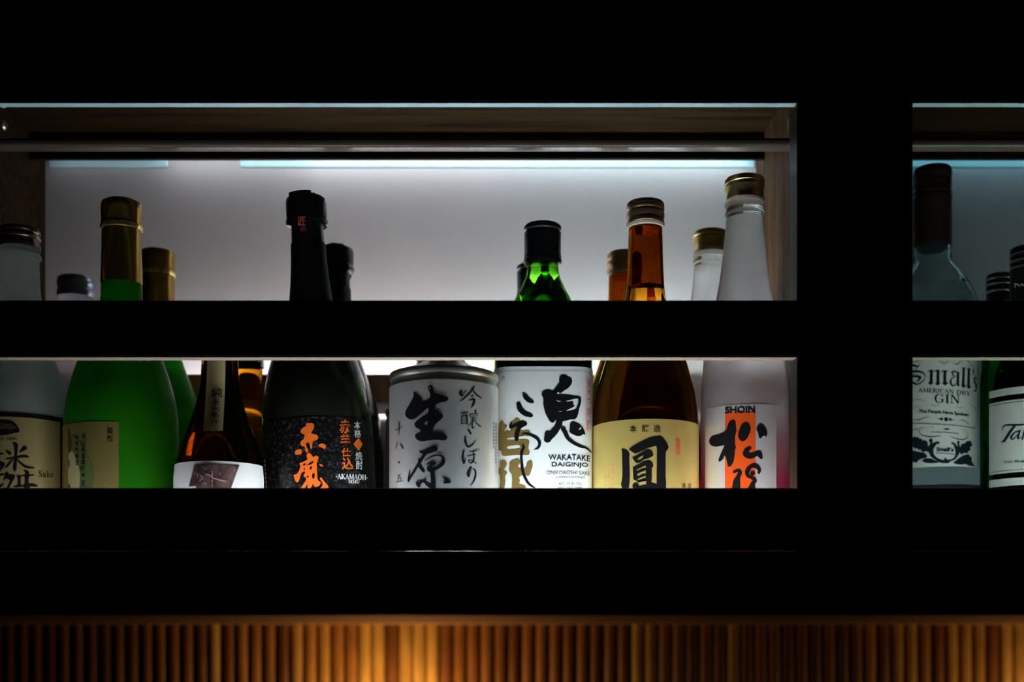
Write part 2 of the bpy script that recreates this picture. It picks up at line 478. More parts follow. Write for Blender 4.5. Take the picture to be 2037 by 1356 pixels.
BRIGHT = {15: .95, 21: .85, 22: .7, 23: .8, 26: 1.0, 27: .95, 29: .9, 30: 1.0, 31: .95, 46: .95, 47: .8, 53: .8,
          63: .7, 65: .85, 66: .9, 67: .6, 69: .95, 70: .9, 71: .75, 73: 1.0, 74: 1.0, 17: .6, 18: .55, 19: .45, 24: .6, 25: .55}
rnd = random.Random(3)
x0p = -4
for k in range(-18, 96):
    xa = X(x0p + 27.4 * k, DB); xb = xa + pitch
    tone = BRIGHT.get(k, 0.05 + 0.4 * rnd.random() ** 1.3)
    zt, zb = Z(1240, DB), EYE - 0.60
    gap = pitch * 0.05
    pts = []
    for i in range(7):
        t = math.pi * i / 6
        pts.append(((xa + xb) / 2 - math.cos(t) * (pitch / 2 - gap), DB + 0.016 - 0.0058 * math.sin(t)))
    lo = [bm.verts.new((x, y, zb)) for x, y in pts]
    hi = [bm.verts.new((x, y, zt)) for x, y in pts]
    fs = []
    for i in range(6):
        fs.append(bm.faces.new((lo[i], lo[i + 1], hi[i + 1], hi[i])))
    fs.append(bm.faces.new(hi)); fs.append(bm.faces.new(lo[::-1]))
    fs.append(bm.faces.new((lo[0], hi[0], hi[6], lo[6])))
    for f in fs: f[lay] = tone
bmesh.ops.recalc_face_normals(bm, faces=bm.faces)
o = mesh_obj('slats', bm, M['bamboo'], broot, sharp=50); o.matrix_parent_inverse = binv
o = mesh_obj('backing_board', box_bm(X(-520, DB), X(2640, DB), DB + 0.0165, WALL_Y - 0.001, EYE - 0.60, Z(1240, DB)), M['inner_wood'], broot, smooth=False)
o.matrix_parent_inverse = binv
o = mesh_obj('top_trim', box_bm(X(-520, DB), X(2640, DB), DB - 0.006, WALL_Y - 0.001, Z(1241.5, DB), Z(1221.5, DB), 0.002),
             principled('glossy brown trim', (0.36, 0.23, 0.16), 0.25, coat=0.4), broot, smooth=False)  # pinkish reflection along the trim put into its paler colour
o.matrix_parent_inverse = binv
def wall_lamp(px, py, strength, label):
    x, z = X(px, DB), Z(py, DB)
    root = empty('wall_lamp', (x, DB - 0.02, z), label, 'lamp', 'small lamps on the bamboo')
    inv = Matrix.Translation(-root.location)
    bm = bmesh.new()
    bmesh.ops.create_uvsphere(bm, u_segments=12, v_segments=8, radius=0.016, matrix=Matrix.Translation((x, DB - 0.075, z)))
    o = mesh_obj('bulb', bm, emitter('warm bulb', WARM, strength), root); o.matrix_parent_inverse = inv
    bm = bmesh.new()
    bmesh.ops.create_cone(bm, cap_ends=True, segments=16, radius1=0.010, radius2=0.010, depth=0.072,
                          matrix=Matrix.Translation((x, DB - 0.026, z)) @ Matrix.Rotation(math.radians(90), 4, 'X'))
    o = mesh_obj('bracket', bm, M['black_cap'], root); o.matrix_parent_inverse = inv
wall_lamp(800, 1470, 200.0, 'warm bulb on the bamboo below the middle of the wide bay')
wall_lamp(2090, 1470, 75.0, 'warm bulb on the bamboo below the right bay')

# ------------------------------------------------------------------ bottles: lathe work
def catmull(pts, n=5):
    out = []
    for i in range(len(pts) - 1):
        p0 = pts[max(i - 1, 0)]; p1 = pts[i]; p2 = pts[i + 1]; p3 = pts[min(i + 2, len(pts) - 1)]
        for k in range(n):
            t = k / n
            out.append(tuple(0.5 * ((2 * b) + (-a + c) * t + (2 * a - 5 * b + 4 * c - d) * t * t + (-a + 3 * b - 3 * c + d) * t ** 3)
                             for a, b, c, d in zip(p0, p1, p2, p3)))
    out.append(tuple(pts[-1]))
    return out

class Bottle:
    """all heights are above the bottle's own foot; theta 0 looks at the room"""
    def __init__(self, name, c, d, label, cat='bottle', group=None, tilt=0.0, base=FOOT, turn=0.0):
        self.d = d; self.base = base
        pb = HY - (base - EYE) * F / d
        self.pb = pb
        self.root = empty(name, (X(c, d), d, base), label, cat, group, (0, tilt, 0))
        self.M = Matrix.Translation(self.root.location) @ Matrix.Rotation(tilt, 4, 'Y')
        self.Mi = self.M.inverted()
        self.env = []          # envelope [(z, r, q)]
        self.N = 72
    def h(self, py): return (self.pb - py) * self.d / F
    def r(self, half): return half * self.d / F
    def rows(self, pts):
        return [(max(self.h(p[0]), 0.0), self.r(p[1]), p[2] if len(p) > 2 else 0.0) for p in pts]
    def shape(self, r, q, th):
        if q <= 0.001: return r
        n = 2.0 + 3.4 * q
        return r / (abs(math.cos(th)) ** n + abs(math.sin(th)) ** n) ** (1.0 / n)
    def rad(self, th, z):
        e = self.env
        if z <= e[0][0]: return self.shape(e[0][1], e[0][2], th)
        for a, b in zip(e, e[1:]):
            if a[0] <= z <= b[0]:
                t = (z - a[0]) / max(b[0] - a[0], 1e-9)
                return self.shape(a[1] + (b[1] - a[1]) * t, a[2] + (b[2] - a[2]) * t, th)
        return self.shape(e[-1][1], e[-1][2], th)
    def lathe(self, rows, knurl=None, N=None, cavity=None, closed=True):
        bm = bmesh.new()
        N = N or self.N
        def skin(rows, flip, knurl=None):
            rings = []
            for (z, r, q) in rows:
                ring = []
                for i in range(N):
                    th = 2 * math.pi * i / N
                    rr = self.shape(r, q, th)
                    if knurl and knurl[0] <= z <= knurl[1] and i % 2: rr *= knurl[2]
                    ring.append(bm.verts.new((rr * math.sin(th), -rr * math.cos(th), z)))
                rings.append(ring)
            fs = []
            for a, b in zip(rings, rings[1:]):
                for i in range(N):
                    j = (i + 1) % N
                    fs.append(bm.faces.new((a[i], a[j], b[j], b[i])))
            if closed:
                fs.append(bm.faces.new(rings[0][::-1])); fs.append(bm.faces.new(rings[-1]))
            if flip:
                for f in fs: f.normal_flip()
        skin(rows, False, knurl)
        if cavity: skin(cavity, True)
        return bm
    def part(self, name, pts, mat, parent=None, smooth=False, env=True, knurl=None, N=None, cavity=None, sharp=40, label=None):
        rows = self.rows(pts)
        if smooth: rows = [(max(z, 0.0), r, q) for z, r, q in catmull(rows, 5)]
        if env: self.env = sorted(self.env + rows, key=lambda t: t[0])
        if cavity:
            cavity = self.rows(cavity)
        if knurl: knurl = (self.h(knurl[0]), self.h(knurl[1]), knurl[2])
        o = mesh_obj(name, self.lathe(rows, knurl, N, cavity), mat, parent or self.root, sharp)
        if label: o['label'] = label
        return o
    # sight line from the lens of the measured photograph to the bottle: gives where a printed mark lies on it
    def hit(self, px, py, off=0.0):
        o = self.Mi @ Vector((0, 0, EYE))
        dv = self.Mi.to_3x3() @ Vector(((px - CX) / F, 1.0, (HY - py) / F))
        t = self.d - 0.062
        def f(t):
            p = o + dv * t
            th = math.atan2(p.x, -p.y)
            return math.hypot(p.x, p.y) - self.rad(th, p.z) - off
        prev = t
        for k in range(46):
            if f(t) < 0: break
            prev = t; t += 0.0014
        else:
            return None
        a, b = prev, t
        for k in range(14):
            m = (a + b) / 2
            if f(m) < 0: b = m
            else: a = m
        p = o + dv * ((a + b) / 2)
        return math.atan2(p.x, -p.y), p.z
    def surf(self, th, z, off):
        r = self.rad(th, z) + off
        return Vector((r * math.sin(th), -r * math.cos(th), z))
    def sheet(self, name, outline, mat, off=0.0004, parent=None, thick=0.00025, nt=40, label=None):
        """paper sheet; outline = (theta0, theta1, list of z rows from low to high)"""
        t0, t1, zs = outline
        bm = bmesh.new()
        grid_o, grid_i = [], []
        for z in zs:
            grid_o.append([bm.verts.new(self.surf(t0 + (t1 - t0) * i / nt, z, off)) for i in range(nt + 1)])
            grid_i.append([bm.verts.new(self.surf(t0 + (t1 - t0) * i / nt, z, off - thick)) for i in range(nt + 1)])
        for a, b, c, d in zip(grid_o, grid_o[1:], grid_i, grid_i[1:]):
            for i in range(nt):
                bm.faces.new((a[i], a[i + 1], b[i + 1], b[i]))
                bm.faces.new((c[i + 1], c[i], d[i], d[i + 1]))
            bm.faces.new((a[0], b[0], d[0], c[0]))
            bm.faces.new((b[nt], a[nt], c[nt], d[nt]))
        for i in range(nt):
            bm.faces.new((grid_o[0][i + 1], grid_o[0][i], grid_i[0][i], grid_i[0][i + 1]))
            bm.faces.new((grid_o[-1][i], grid_o[-1][i + 1], grid_i[-1][i + 1], grid_i[-1][i]))
        bmesh.ops.recalc_face_normals(bm, faces=bm.faces)
        o = mesh_obj(name, bm, mat, parent or self.root, 40)
        if label: o['label'] = label
        return o
    def label(self, name, x0, x1, ytop, ybot, mat, th=None, off=0.0004, parent=None, label=None, dz=None):
        xm = (x0 + x1) / 2 if dz is None else dz
        zt = self.hit(xm, ytop)[1]; zb = self.hit(xm, ybot)[1]
        if th: t0, t1 = th
        else:
            ym = (ytop + ybot) / 2
            t0 = self.hit(x0, ym)[0]; t1 = self.hit(x1, ym)[0]
        n = 6
        return self.sheet(name, (t0, t1, [zb + (zt - zb) * i / n for i in range(n + 1)]), mat, off, parent, label=label)

# ------------------------------------------------------------------ printing: flat shapes traced, then laid on the bottle
SERIF = {  # width, straight or curved strokes (x, y, pen width)
 'A': (.86, [[(.10,.02,.07),(.42,.98,.07)], [(.40,.98,.10),(.76,.02,.18)], [(.2,.34,.06),(.62,.34,.06)], [(-.02,.02,.06),(.24,.02,.06)], [(.58,.02,.06),(.94,.02,.06)]]),
 'M': (1.1, [[(.14,.02,.08),(.16,.98,.08)], [(.16,.98,.16),(.52,.05,.14)], [(.52,.05,.07),(.90,.98,.07)], [(.92,.98,.18),(.94,.02,.18)], [(0,.02,.06),(.28,.02,.06)], [(.78,.02,.06),(1.08,.02,.06)], [(0,.98,.06),(.2,.98,.06)], [(.86,.98,.06),(1.08,.98,.06)]]),
 'E': (.74, [[(.18,.02,.18),(.18,.98,.18)], [(.02,.98,.06),(.64,.98,.07),(.66,.74,.06)], [(.02,.02,.06),(.66,.02,.07),(.70,.28,.06)], [(.18,.52,.07),(.5,.52,.07)], [(.5,.64,.06),(.5,.40,.06)]]),
 'R': (.84, [[(.18,.02,.18),(.18,.98,.18)], ['c',(.1,.97,.06),(.45,.97,.07),(.64,.86,.14),(.64,.66,.16),(.48,.53,.08),(.2,.52,.06)], [(.44,.52,.14),(.76,.02,.18)], [(.02,.02,.06),(.34,.02,.06)], [(.02,.98,.06),(.2,.98,.06)], [(.7,.02,.06),(.9,.02,.06)]]),
 'I': (.42, [[(.20,.02,.18),(.20,.98,.18)], [(.02,.02,.06),(.38,.02,.06)], [(.02,.98,.06),(.38,.98,.06)]]),
 'C': (.84, [['c',(.74,.74,.08),(.62,.93,.07),(.42,.98,.07),(.20,.86,.14),(.10,.5,.19),(.2,.14,.14),(.44,.02,.07),(.64,.07,.06),(.78,.24,.05)], [(.75,.98,.05),(.75,.70,.06)]]),
 'N': (.92, [[(.14,.02,.07),(.14,.98,.08)], [(.14,.98,.14),(.74,.02,.18)], [(.74,.02,.08),(.74,.98,.07)], [(0,.02,.06),(.28,.02,.06)], [(0,.98,.06),(.2,.98,.06)], [(.6,.98,.06),(.88,.98,.06)]]),
 'D': (.92, [[(.18,.02,.18),(.18,.98,.18)], ['c',(.1,.97,.06),(.45,.97,.07),(.72,.80,.15),(.78,.5,.19),(.72,.2,.15),(.45,.03,.07),(.1,.03,.06)]]),
 'Y': (.84, [[(.1,.98,.17),(.42,.48,.15)], [(.72,.98,.07),(.42,.48,.07)], [(.42,.5,.17),(.42,.02,.17)], [(.24,.02,.06),(.6,.02,.06)], [(-.02,.98,.06),(.26,.98,.06)], [(.6,.98,.06),(.86,.98,.06)]]),
 'G': (.92, [['c',(.76,.74,.08),(.62,.93,.07),(.42,.98,.07),(.20,.86,.14),(.10,.5,.19),(.2,.14,.14),(.44,.02,.07),(.64,.06,.08),(.74,.14,.1)], [(.74,.08,.16),(.74,.42,.17)], [(.56,.43,.06),(.9,.43,.06)], [(.76,.98,.05),(.76,.70,.06)]]),
 'K': (.9, [[(.18,.02,.18),(.18,.98,.18)], [(.74,.98,.07),(.22,.44,.07)], [(.36,.58,.16),(.78,.02,.18)], [(.02,.02,.06),(.34,.02,.06)], [(.02,.98,.06),(.34,.98,.06)], [(.58,.98,.06),(.86,.98,.06)], [(.66,.02,.06),(.92,.02,.06)]]),
 'O': (.94, [['c',(.46,.98,.07),(.22,.87,.14),(.12,.5,.19),(.22,.13,.14),(.46,.02,.07),(.70,.13,.14),(.80,.5,.19),(.70,.87,.14),(.46,.98,.07)]]),
 'H': (.96, [[(.18,.02,.18),(.18,.98,.18)], [(.76,.02,.18),(.76,.98,.18)], [(.18,.51,.06),(.76,.51,.06)], [(.02,.02,.06),(.34,.02,.06)], [(.02,.98,.06),(.34,.98,.06)], [(.6,.02,.06),(.92,.02,.06)], [(.6,.98,.06),(.92,.98,.06)]]),
 'S': (.7, [['c',(.56,.74,.07),(.46,.93,.07),(.30,.97,.07),(.14,.86,.11),(.14,.68,.14),(.34,.52,.18),(.54,.36,.15),(.54,.14,.12),(.34,.03,.07),(.16,.06,.07),(.08,.28,.07)], [(.57,.98,.05),(.57,.72,.05)], [(.08,.30,.05),(.08,.02,.05)]]),
 'J': (.5, [['c',(.32,.98,.17),(.32,.3,.17),(.24,.02,.12),(.10,-.06,.10),(.05,.08,.12)], [(.16,.98,.06),(.48,.98,.06)]]),
 'U': (.9, [['c',(.18,.98,.18),(.18,.35,.18),(.26,.10,.14),(.46,.02,.10),(.66,.10,.07),(.72,.35,.07),(.72,.98,.07)], [(.02,.98,.06),(.34,.98,.06)], [(.58,.98,.06),(.86,.98,.06)]]),
 'a': (.62, [['c',(.10,.52,.12),(.2,.64,.08),(.36,.62,.10),(.42,.50,.14),(.42,.12,.14),(.48,.02,.10),(.58,.05,.06)], ['c',(.42,.38,.06),(.2,.30,.10),(.10,.16,.14),(.2,.03,.10),(.42,.14,.06)]]),
 'k': (.68, [[(.16,.02,.13),(.16,.98,.13)], [(.54,.62,.06),(.18,.28,.06)], [(.28,.38,.13),(.58,.02,.14)], [(.02,.02,.05),(.3,.02,.05)], [(.04,.98,.05),(.2,.98,.05)], [(.5,.02,.05),(.7,.02,.05)], [(.4,.63,.05),(.62,.63,.05)]]),
 'e': (.56, [['c',(.12,.36,.05),(.46,.36,.05),(.44,.56,.10),(.28,.65,.06),(.12,.52,.13),(.09,.32,.15),(.16,.10,.12),(.32,.02,.07),(.48,.14,.04)]]),
 '-': (.36, [[(.05,.42,.14),(.30,.42,.14)]]),
 ' ': (.40, []),
}

class Ink:
    def __init__(self): self.v = []; self.f = []
    def _add(self, vs, fs):
        b = len(self.v)
        self.v += vs
        self.f += [tuple(b + i for i in f) for f in fs]
    def poly(self, outer, holes=(), T=None):
        loops = [[Vector((x, y, 0)) for x, y in outer]] + [[Vector((x, y, 0)) for x, y in h] for h in holes]
        tris = tessellate_polygon(loops)
        flat = [p for l in loops for p in l]
        vs = [(p.x, p.y) for p in flat]
        if T: vs = [T(*p) for p in vs]
        self._add(vs, tris)
        return self
    def blob(self, outer, holes=(), T=None):
        """rounded outline: the corner points are eased by a closed curve"""
        def ease(l):
            out = []
            for p, q in zip(l, l[1:] + l[:1]):
                out.append((p[0] * .78 + q[0] * .22, p[1] * .78 + q[1] * .22))
                out.append((p[0] * .22 + q[0] * .78, p[1] * .22 + q[1] * .78))
            return out
        return self.poly(ease(outer), [ease(h) for h in holes], T)
    def stroke(self, pts, T=None, smooth=True, cap=True, rough=0.0):
        q = catmull(pts, 6) if smooth and len(pts) > 2 else ([tuple(a + (b - a) * k / 4 for a, b in zip(p0, p1)) for p0, p1 in zip(pts, pts[1:]) for k in range(4)] + [tuple(pts[-1])])
        L, R = [], []
        n = len(q)
        for i, (x, y, w) in enumerate(q):
            a = q[max(i - 1, 0)]; b = q[min(i + 1, n - 1)]
            dx, dy = b[0] - a[0], b[1] - a[1]
            l = math.hypot(dx, dy) or 1.0
            nx, ny = -dy / l, dx / l
            w = max(w, 0.01)
            if rough: w1, w2 = w * (1 + rough * random.uniform(-1, 1)), w * (1 + rough * random.uniform(-1, 1))
            else: w1 = w2 = w
            L.append((x + nx * w1 / 2, y + ny * w1 / 2)); R.append((x - nx * w2 / 2, y - ny * w2 / 2))
        vs = L + R
        fs = [(i, i + 1, n + i + 1, n + i) for i in range(n - 1)]
        if cap:
            for end in (0, n - 1):
                x, y, w = q[end]
                o = q[1] if end == 0 else q[n - 2]
                ang = math.atan2(y - o[1], x - o[0])
                b = len(vs)
                vs.append((x, y))
                arc = [(x + math.cos(ang + t) * w / 2, y + math.sin(ang + t) * w / 2) for t in [math.pi * (k / 6 - .5) for k in range(7)]]
                vs += arc
                fs += [(b, b + 1 + k, b + 2 + k) for k in range(6)]
        if T: vs = [T(*p) for p in vs]
        self._add(vs, fs)
        return self
    def strokes(self, lst, T=None, rough=0.0):
        for s in lst: self.stroke(s, T, rough=rough)
        return self
    def dot(self, x, y, r, T=None):
        return self.poly([(x + r * math.cos(k * math.pi / 8), y + r * math.sin(k * math.pi / 8)) for k in range(16)], (), T)
    def rect(self, x0, y0, x1, y1, T=None):
        return self.poly([(x0, y0), (x1, y0), (x1, y1), (x0, y1)], (), T)
    def frame(self, x0, y0, x1, y1, w, T=None):
        for a in ((x0, y0, x1, y0 + w), (x0, y1 - w, x1, y1), (x0, y0, x0 + w, y1), (x1 - w, y0, x1, y1)): self.rect(*a, T)
        return self
    def text(self, s, box, T=None, bold=0.0, drop=None):
        """s set in the built-in font, fitted to box = (x0, y0, x1, y1)"""
        cu = bpy.data.curves.new('txt', 'FONT')
        cu.body = s; cu.resolution_u = 3; cu.offset = bold
        ob = bpy.data.objects.new('txt', cu)
        COL.objects.link(ob)
        dg = bpy.context.evaluated_depsgraph_get()
        me = bpy.data.meshes.new_from_object(ob.evaluated_get(dg))
        vs = [(v.co.x, v.co.y) for v in me.vertices]
        fs = [tuple(p.vertices) for p in me.polygons]
        bpy.data.meshes.remove(me); bpy.data.objects.remove(ob); bpy.data.curves.remove(cu)
        self._fit(vs, fs, box, T, drop)
        return self
    def _fit(self, vs, fs, box, T, drop):
        if not vs: return
        ax, bx = min(p[0] for p in vs), max(p[0] for p in vs)
        ay, by = min(p[1] for p in vs), max(p[1] for p in vs)
        x0, y0, x1, y1 = box
        out = []
        for x, y in vs:
            u = (x - ax) / max(bx - ax, 1e-6); v = (y - ay) / max(by - ay, 1e-6)
            xx, yy = x0 + (x1 - x0) * u, y1 + (y0 - y1) * v
            if drop: yy += drop(u)
            out.append((xx, yy))
        if T: out = [T(*p) for p in out]
        self._add(out, fs)
    def column(self, s, boxes, T=None, bold=0.0):
        for ch, b in zip(s, boxes): self.text(ch, b, T, bold)
        return self
    def serif(self, s, box, T=None, drop=None, weight=1.0):
        tmp = Ink(); cx = 0.0
        for ch in s:
            w, lst = SERIF[ch]
            for st in lst:
                sm = st[0] == 'c'
                pts = [(cx + p[0], p[1], p[2] * weight) for p in (st[1:] if sm else st)]
                tmp.stroke(pts, None, smooth=sm, cap=False)
            cx += w + 0.06
        self._fit(tmp.v, tmp.f, box, T, drop)
        return self
    def build(self, b, name, mat, parent, off=0.0006, step=3.5, ystep=None, label=None):
        bm = bmesh.new()
        vs = [bm.verts.new((x, y, 0)) for x, y in self.v]
        for f in self.f:
            if len(set(f)) < 3: continue
            try: bm.faces.new([vs[i] for i in f])
            except ValueError: pass
        def cut(axis, st):
            lo = min(v.co[axis] for v in bm.verts); hi = max(v.co[axis] for v in bm.verts)
            k = lo + st
            while k < hi:
                n = Vector((0, 0, 0)); n[axis] = 1
                c = Vector((0, 0, 0)); c[axis] = k
                bmesh.ops.bisect_plane(bm, geom=list(bm.verts) + list(bm.edges) + list(bm.faces), plane_co=c, plane_no=n, dist=1e-5)
                k += st
        cut(0, step)
        if ystep: cut(1, ystep)
        dead = []
        for v in bm.verts:
            h = b.hit(v.co.x, v.co.y, off)
            if h is None: dead.append(v); continue
            v.co = b.surf(h[0], h[1], off)
        if dead: bmesh.ops.delete(bm, geom=dead, context='VERTS')
        bmesh.ops.delete(bm, geom=[v for v in bm.verts if not v.link_faces], context='VERTS')
        for f in bm.faces:
            f.normal_update()
            c = f.calc_center_median()
            if f.normal.x * c.x + f.normal.y * c.y < 0: f.normal_flip()
        o = mesh_obj(name, bm, mat, parent, sharp=None)
        if label: o['label'] = label
        return o

def Zm(ox, oy, s):
    """coordinates read off an enlarged detail of the photograph"""
    return lambda x, y: (ox + x / s, oy + y / s)

def copy_tree(src, parent=None):
    c = src.copy(); COL.objects.link(c)
    if parent is not None: c.parent = parent
    for ch in list(src.children): copy_tree(ch, c)
    return c
def second(b, c, d, label, tilt=0.0, turn=0.0, base=FOOT, group=None):
    r = copy_tree(b.root)
    r.location = (X(c, d), d, base)
    r.rotation_euler = (0, tilt, turn)
    r['label'] = label
    if group: r['group'] = group; b.root['group'] = group
    return r

# ------------------------------------------------------------------ the bottles of the wide bay, front row from the left
FR = 0.862     # depth of the front row
RR = 0.983     # depth of the rear row
INK = M['ink']

# frosted bottle with the tan black-bordered label
b = Bottle('frosted_bottle', 38, FR, 'frosted grey bottle with a tan black-bordered label, leftmost on the shelf')
b.part('bottle_body', [(1180, 86), (1176, 93), (1165, 95), (1000, 95), (900, 95), (850, 95), (830, 94.5), (800, 92.5), (775, 88), (750, 80), (715, 69),
                       (680, 58), (640, 48), (597, 41), (560, 38.5), (518, 37.5), (514, 40.5), (508, 41), (504, 38), (500, 38.5), (494, 38.5), (490, 36)],
       M['frost_grey'], smooth=True)
b.part('cap', [(496, 37), (495, 40), (488, 40.5), (486, 38), (478, 38), (476, 40), (473, 40.5), (471, 38.2), (466, 38.5), (464, 40), (460, 39.5), (456, 36), (455, 0.5)],
       M['dark_brass'], knurl=None)
lab = b.label('label', -45, 123.5, 820.5, 1060, M['tan_label'])
T = Zm(0, 815, 8.477)
I = Ink()
bd = Ink()
bd.stroke([(-50, 824.5, 8.5), (38, 824.5, 8.5), (118.5, 824.5, 8.5)], smooth=False, cap=False)
zl = b.hit(38, 820.5)[1]
# border: top band follows the label's edge, sides run down
b2 = b
th0, th1 = b.hit(-45, 900)[0], b.hit(123.5, 900)[0]
ztop = b.hit(38, 820.5)[1]
b.sheet('label_border', (th0, th1, [ztop - 0.0033, ztop]), INK, 0.0007, lab)
w_ = (th1 - b.hit(118.5, 900)[0])
for a0, a1 in ((th0, th0 + w_), (th1 - w_, th1)):
    b.sheet('label_border', (a0, a1, [b.hit(38, 1060)[1], ztop - 0.0033]), INK, 0.0007, lab, nt=4)
I.blob([(205, 540), (245, 545), (305, 570), (290, 700), (280, 850), (280, 960), (260, 1035), (235, 1040), (212, 980), (235, 850), (245, 700), (230, 600)], (), T)
I.blob([(75, 825), (180, 805), (360, 765), (430, 755), (490, 785), (480, 808), (400, 800), (250, 820), (120, 840)], (), T)
I.blob([(85, 685), (130, 680), (190, 720), (185, 750), (150, 765), (110, 720)], (), T)
I.blob([(405, 590), (470, 645), (400, 690), (310, 730), (350, 670)], (), T)
I.blob([(230, 830), (200, 870), (130, 960), (60, 995), (110, 930), (170, 850)], (), T)
I.blob([(270, 810), (350, 880), (440, 940), (600, 975), (560, 990), (420, 985), (340, 920), (275, 850)], (), T)
I.blob([(385, 1010), (440, 1010), (490, 1040), (480, 1085), (570, 1085), (575, 1110), (480, 1115), (475, 1240), (560, 1235), (640, 1275), (630, 1297),
        (480, 1290), (480, 1420), (410, 1420), (415, 1290), (280, 1310), (205, 1290), (300, 1270), (290, 1150), (270, 1090), (350, 1110), (420, 1090), (425, 1050)],
       [[(345, 1125), (415, 1115), (412, 1268), (345, 1266)]], T)
I.blob([(95, 1040), (145, 1060), (130, 1090), (200, 1085), (265, 1110), (200, 1220), (150, 1310), (90, 1400), (70, 1380), (150, 1240), (170, 1190), (100, 1150), (40, 1210), (70, 1130)], (), T)
I.blob([(-40, 870), (50, 880), (85, 910), (40, 990), (-20, 1050), (10, 960)], (), T)
I.strokes([[(-60, 745, 26), (0, 742, 26), (50, 738, 20)], [(-60, 1120, 34), (0, 1100, 32), (62, 1085, 22)], [(-50, 1290, 36), (0, 1285, 36), (55, 1250, 20)],
           [(-80, 640, 30), (-70, 800, 40), (-80, 1000, 40)], [(-200, 820, 36), (-120, 810, 30), (-60, 800, 20)]], T)
I.serif('Sake', (76.1, 935.4, 106.6, 948.5), drop=lambda u: 1.0 * u)
I.text('SINCE 1850', (-22, 869.5, 33, 875.5))
# folding fan emblem
I.blob([(-280, 400), (-240, 260), (-120, 190), (0, 172), (200, 180), (280, 250), (345, 370), (200, 400), (60, 430), (-80, 430)], (), T)
I.build(b, 'lettering', INK, lab, 0.0007)
R = Ink()
for k in range(-6, 9):
    a = math.radians(-52 + 13 * (k + 1)) if False else (k + 0.5) / 9.0
    x = 32 + a * 300
    R.stroke([(32 + a * 150, 330 - 10 * (1 - a * a), 4), (x * 0.9, 225 + 70 * a * a, 7)], T, cap=False)
R.build(b, 'fan_ribs', M['olive_label'], lab, 0.0009)

# white bottle with the blue silver cap, rear row
b = Bottle('frosted_bottle', 150, RR, 'pinkish frosted bottle with blue-silver screw cap, behind the green and grey frosted bottles')
b.part('bottle_body', [(1184, 60), (1180, 66), (1170, 67), (1000, 67), (850, 67), (800, 66.5), (760, 63), (715, 55), (680, 47), (640, 39), (610, 35), (596, 34), (590, 34), (588, 31)], M['frost_pink'], smooth=True)
b.part('cap', [(592, 34), (588, 35.5), (580, 35.5), (578, 33.8), (570, 34), (568, 35.3), (562, 35.3), (560, 34.2), (556, 34.5), (553, 32), (552.5, 0.5)], M['silver_blue'])

# green frosted bottle with gold foil (front) and its double behind
b = Bottle('green_bottle', 241.5, FR + 0.003, 'large frosted green bottle with crinkled gold foil neck and olive label, front row')
b.part('bottle_body', [(1180, 100), (1176, 107), (1165, 109), (1000, 109), (900, 109), (850, 108.7), (825, 107), (800, 103.8), (775, 98.5), (750, 91.5), (715, 79.5),
                       (680, 66), (640, 52), (597, 40.5), (566, 39), (500, 37), (470, 36.3)], M['frost_green'], smooth=True)
nf = b.part('neck_foil', [(566.5, 38), (566, 40.2), (540, 39.6), (500, 38.4), (466, 37.8), (461, 37.5), (458.5, 37.6), (449.5, 39), (446, 39.4), (438, 39.2), (420, 39.6), (411, 39.5), (405, 37.5), (401, 31), (399, 20), (398.5, 0.5)],
            M['foil_gold'], sharp=25)
b.part('foil_ring', [(459.5, 37.4), (458.5, 39.6), (455, 41.2), (451, 41), (449, 38.8)], M['foil_gold_bright'], parent=nf, env=False, label='bright gold ring at the lip of the foil')
lab = b.label('label', 150, 235.5, 838.5, 1060, M['olive_label'], th=(-1.35, b.hit(235.5, 900)[0]), dz=180)
T = Zm(130, 830, 9.355)
I = Ink()
I.blob([(70, 300), (140, 345), (200, 370), (260, 450), (340, 560), (400, 690), (480, 840), (540, 1000), (530, 1150), (490, 1340), (450, 1500), (200, 1500), (240, 1310), (260, 1100), (240, 900), (170, 700), (120, 600), (60, 450)], (), T)
I.build(b, 'gourd_print', M['green_print'], lab, 0.0006, label='olive green gourd printed on the label')
I = Ink(); I.blob([(45, 660), (120, 610), (170, 690), (240, 900), (270, 1050), (260, 1310), (200, 1500), (45, 1500)], (), T)
I.build(b, 'gourd_print', M['pale_print'], lab, 0.00065, label='pale straw side of the printed gourd')
I = Ink(); I.blob([(38, 210), (60, 220), (70, 310), (110, 430), (110, 560), (80, 670), (42, 660)], (), T)
I.blob([(50, 760), (80, 830), (70, 930), (48, 960)], (), T); I.blob([(48, 1220), (90, 1260), (88, 1320), (48, 1330)], (), T)
I.build(b, 'gourd_print', M['brown_ink'], lab, 0.0007, label='dark brown edge of the printed gourd')
I = Ink()
I.column('岡山県産雄町米五', [(300, 305, 370, 405), (290, 412, 370, 538), (293, 548, 363, 645), (293, 655, 365, 770), (288, 780, 363, 880), (282, 905, 362, 985), (292, 1030, 362, 1115), (288, 1175, 362, 1268)], T, 0.006)
I.column('純米吟醸造', [(178, 325, 240, 400), (180, 425, 240, 525), (175, 555, 240, 645), (180, 680, 240, 772), (178, 785, 240, 890)], T, 0.006)
I.column('燦然', [(770, 190, 888, 310), (765, 340, 890, 455)], T, 0.010)
I.build(b, 'lettering', INK, lab, 0.0008)
second(b, 312.5, RR, 'frosted green bottle with gold foil neck, half hidden behind the large green one', group='frosted green bottles with gold foil')

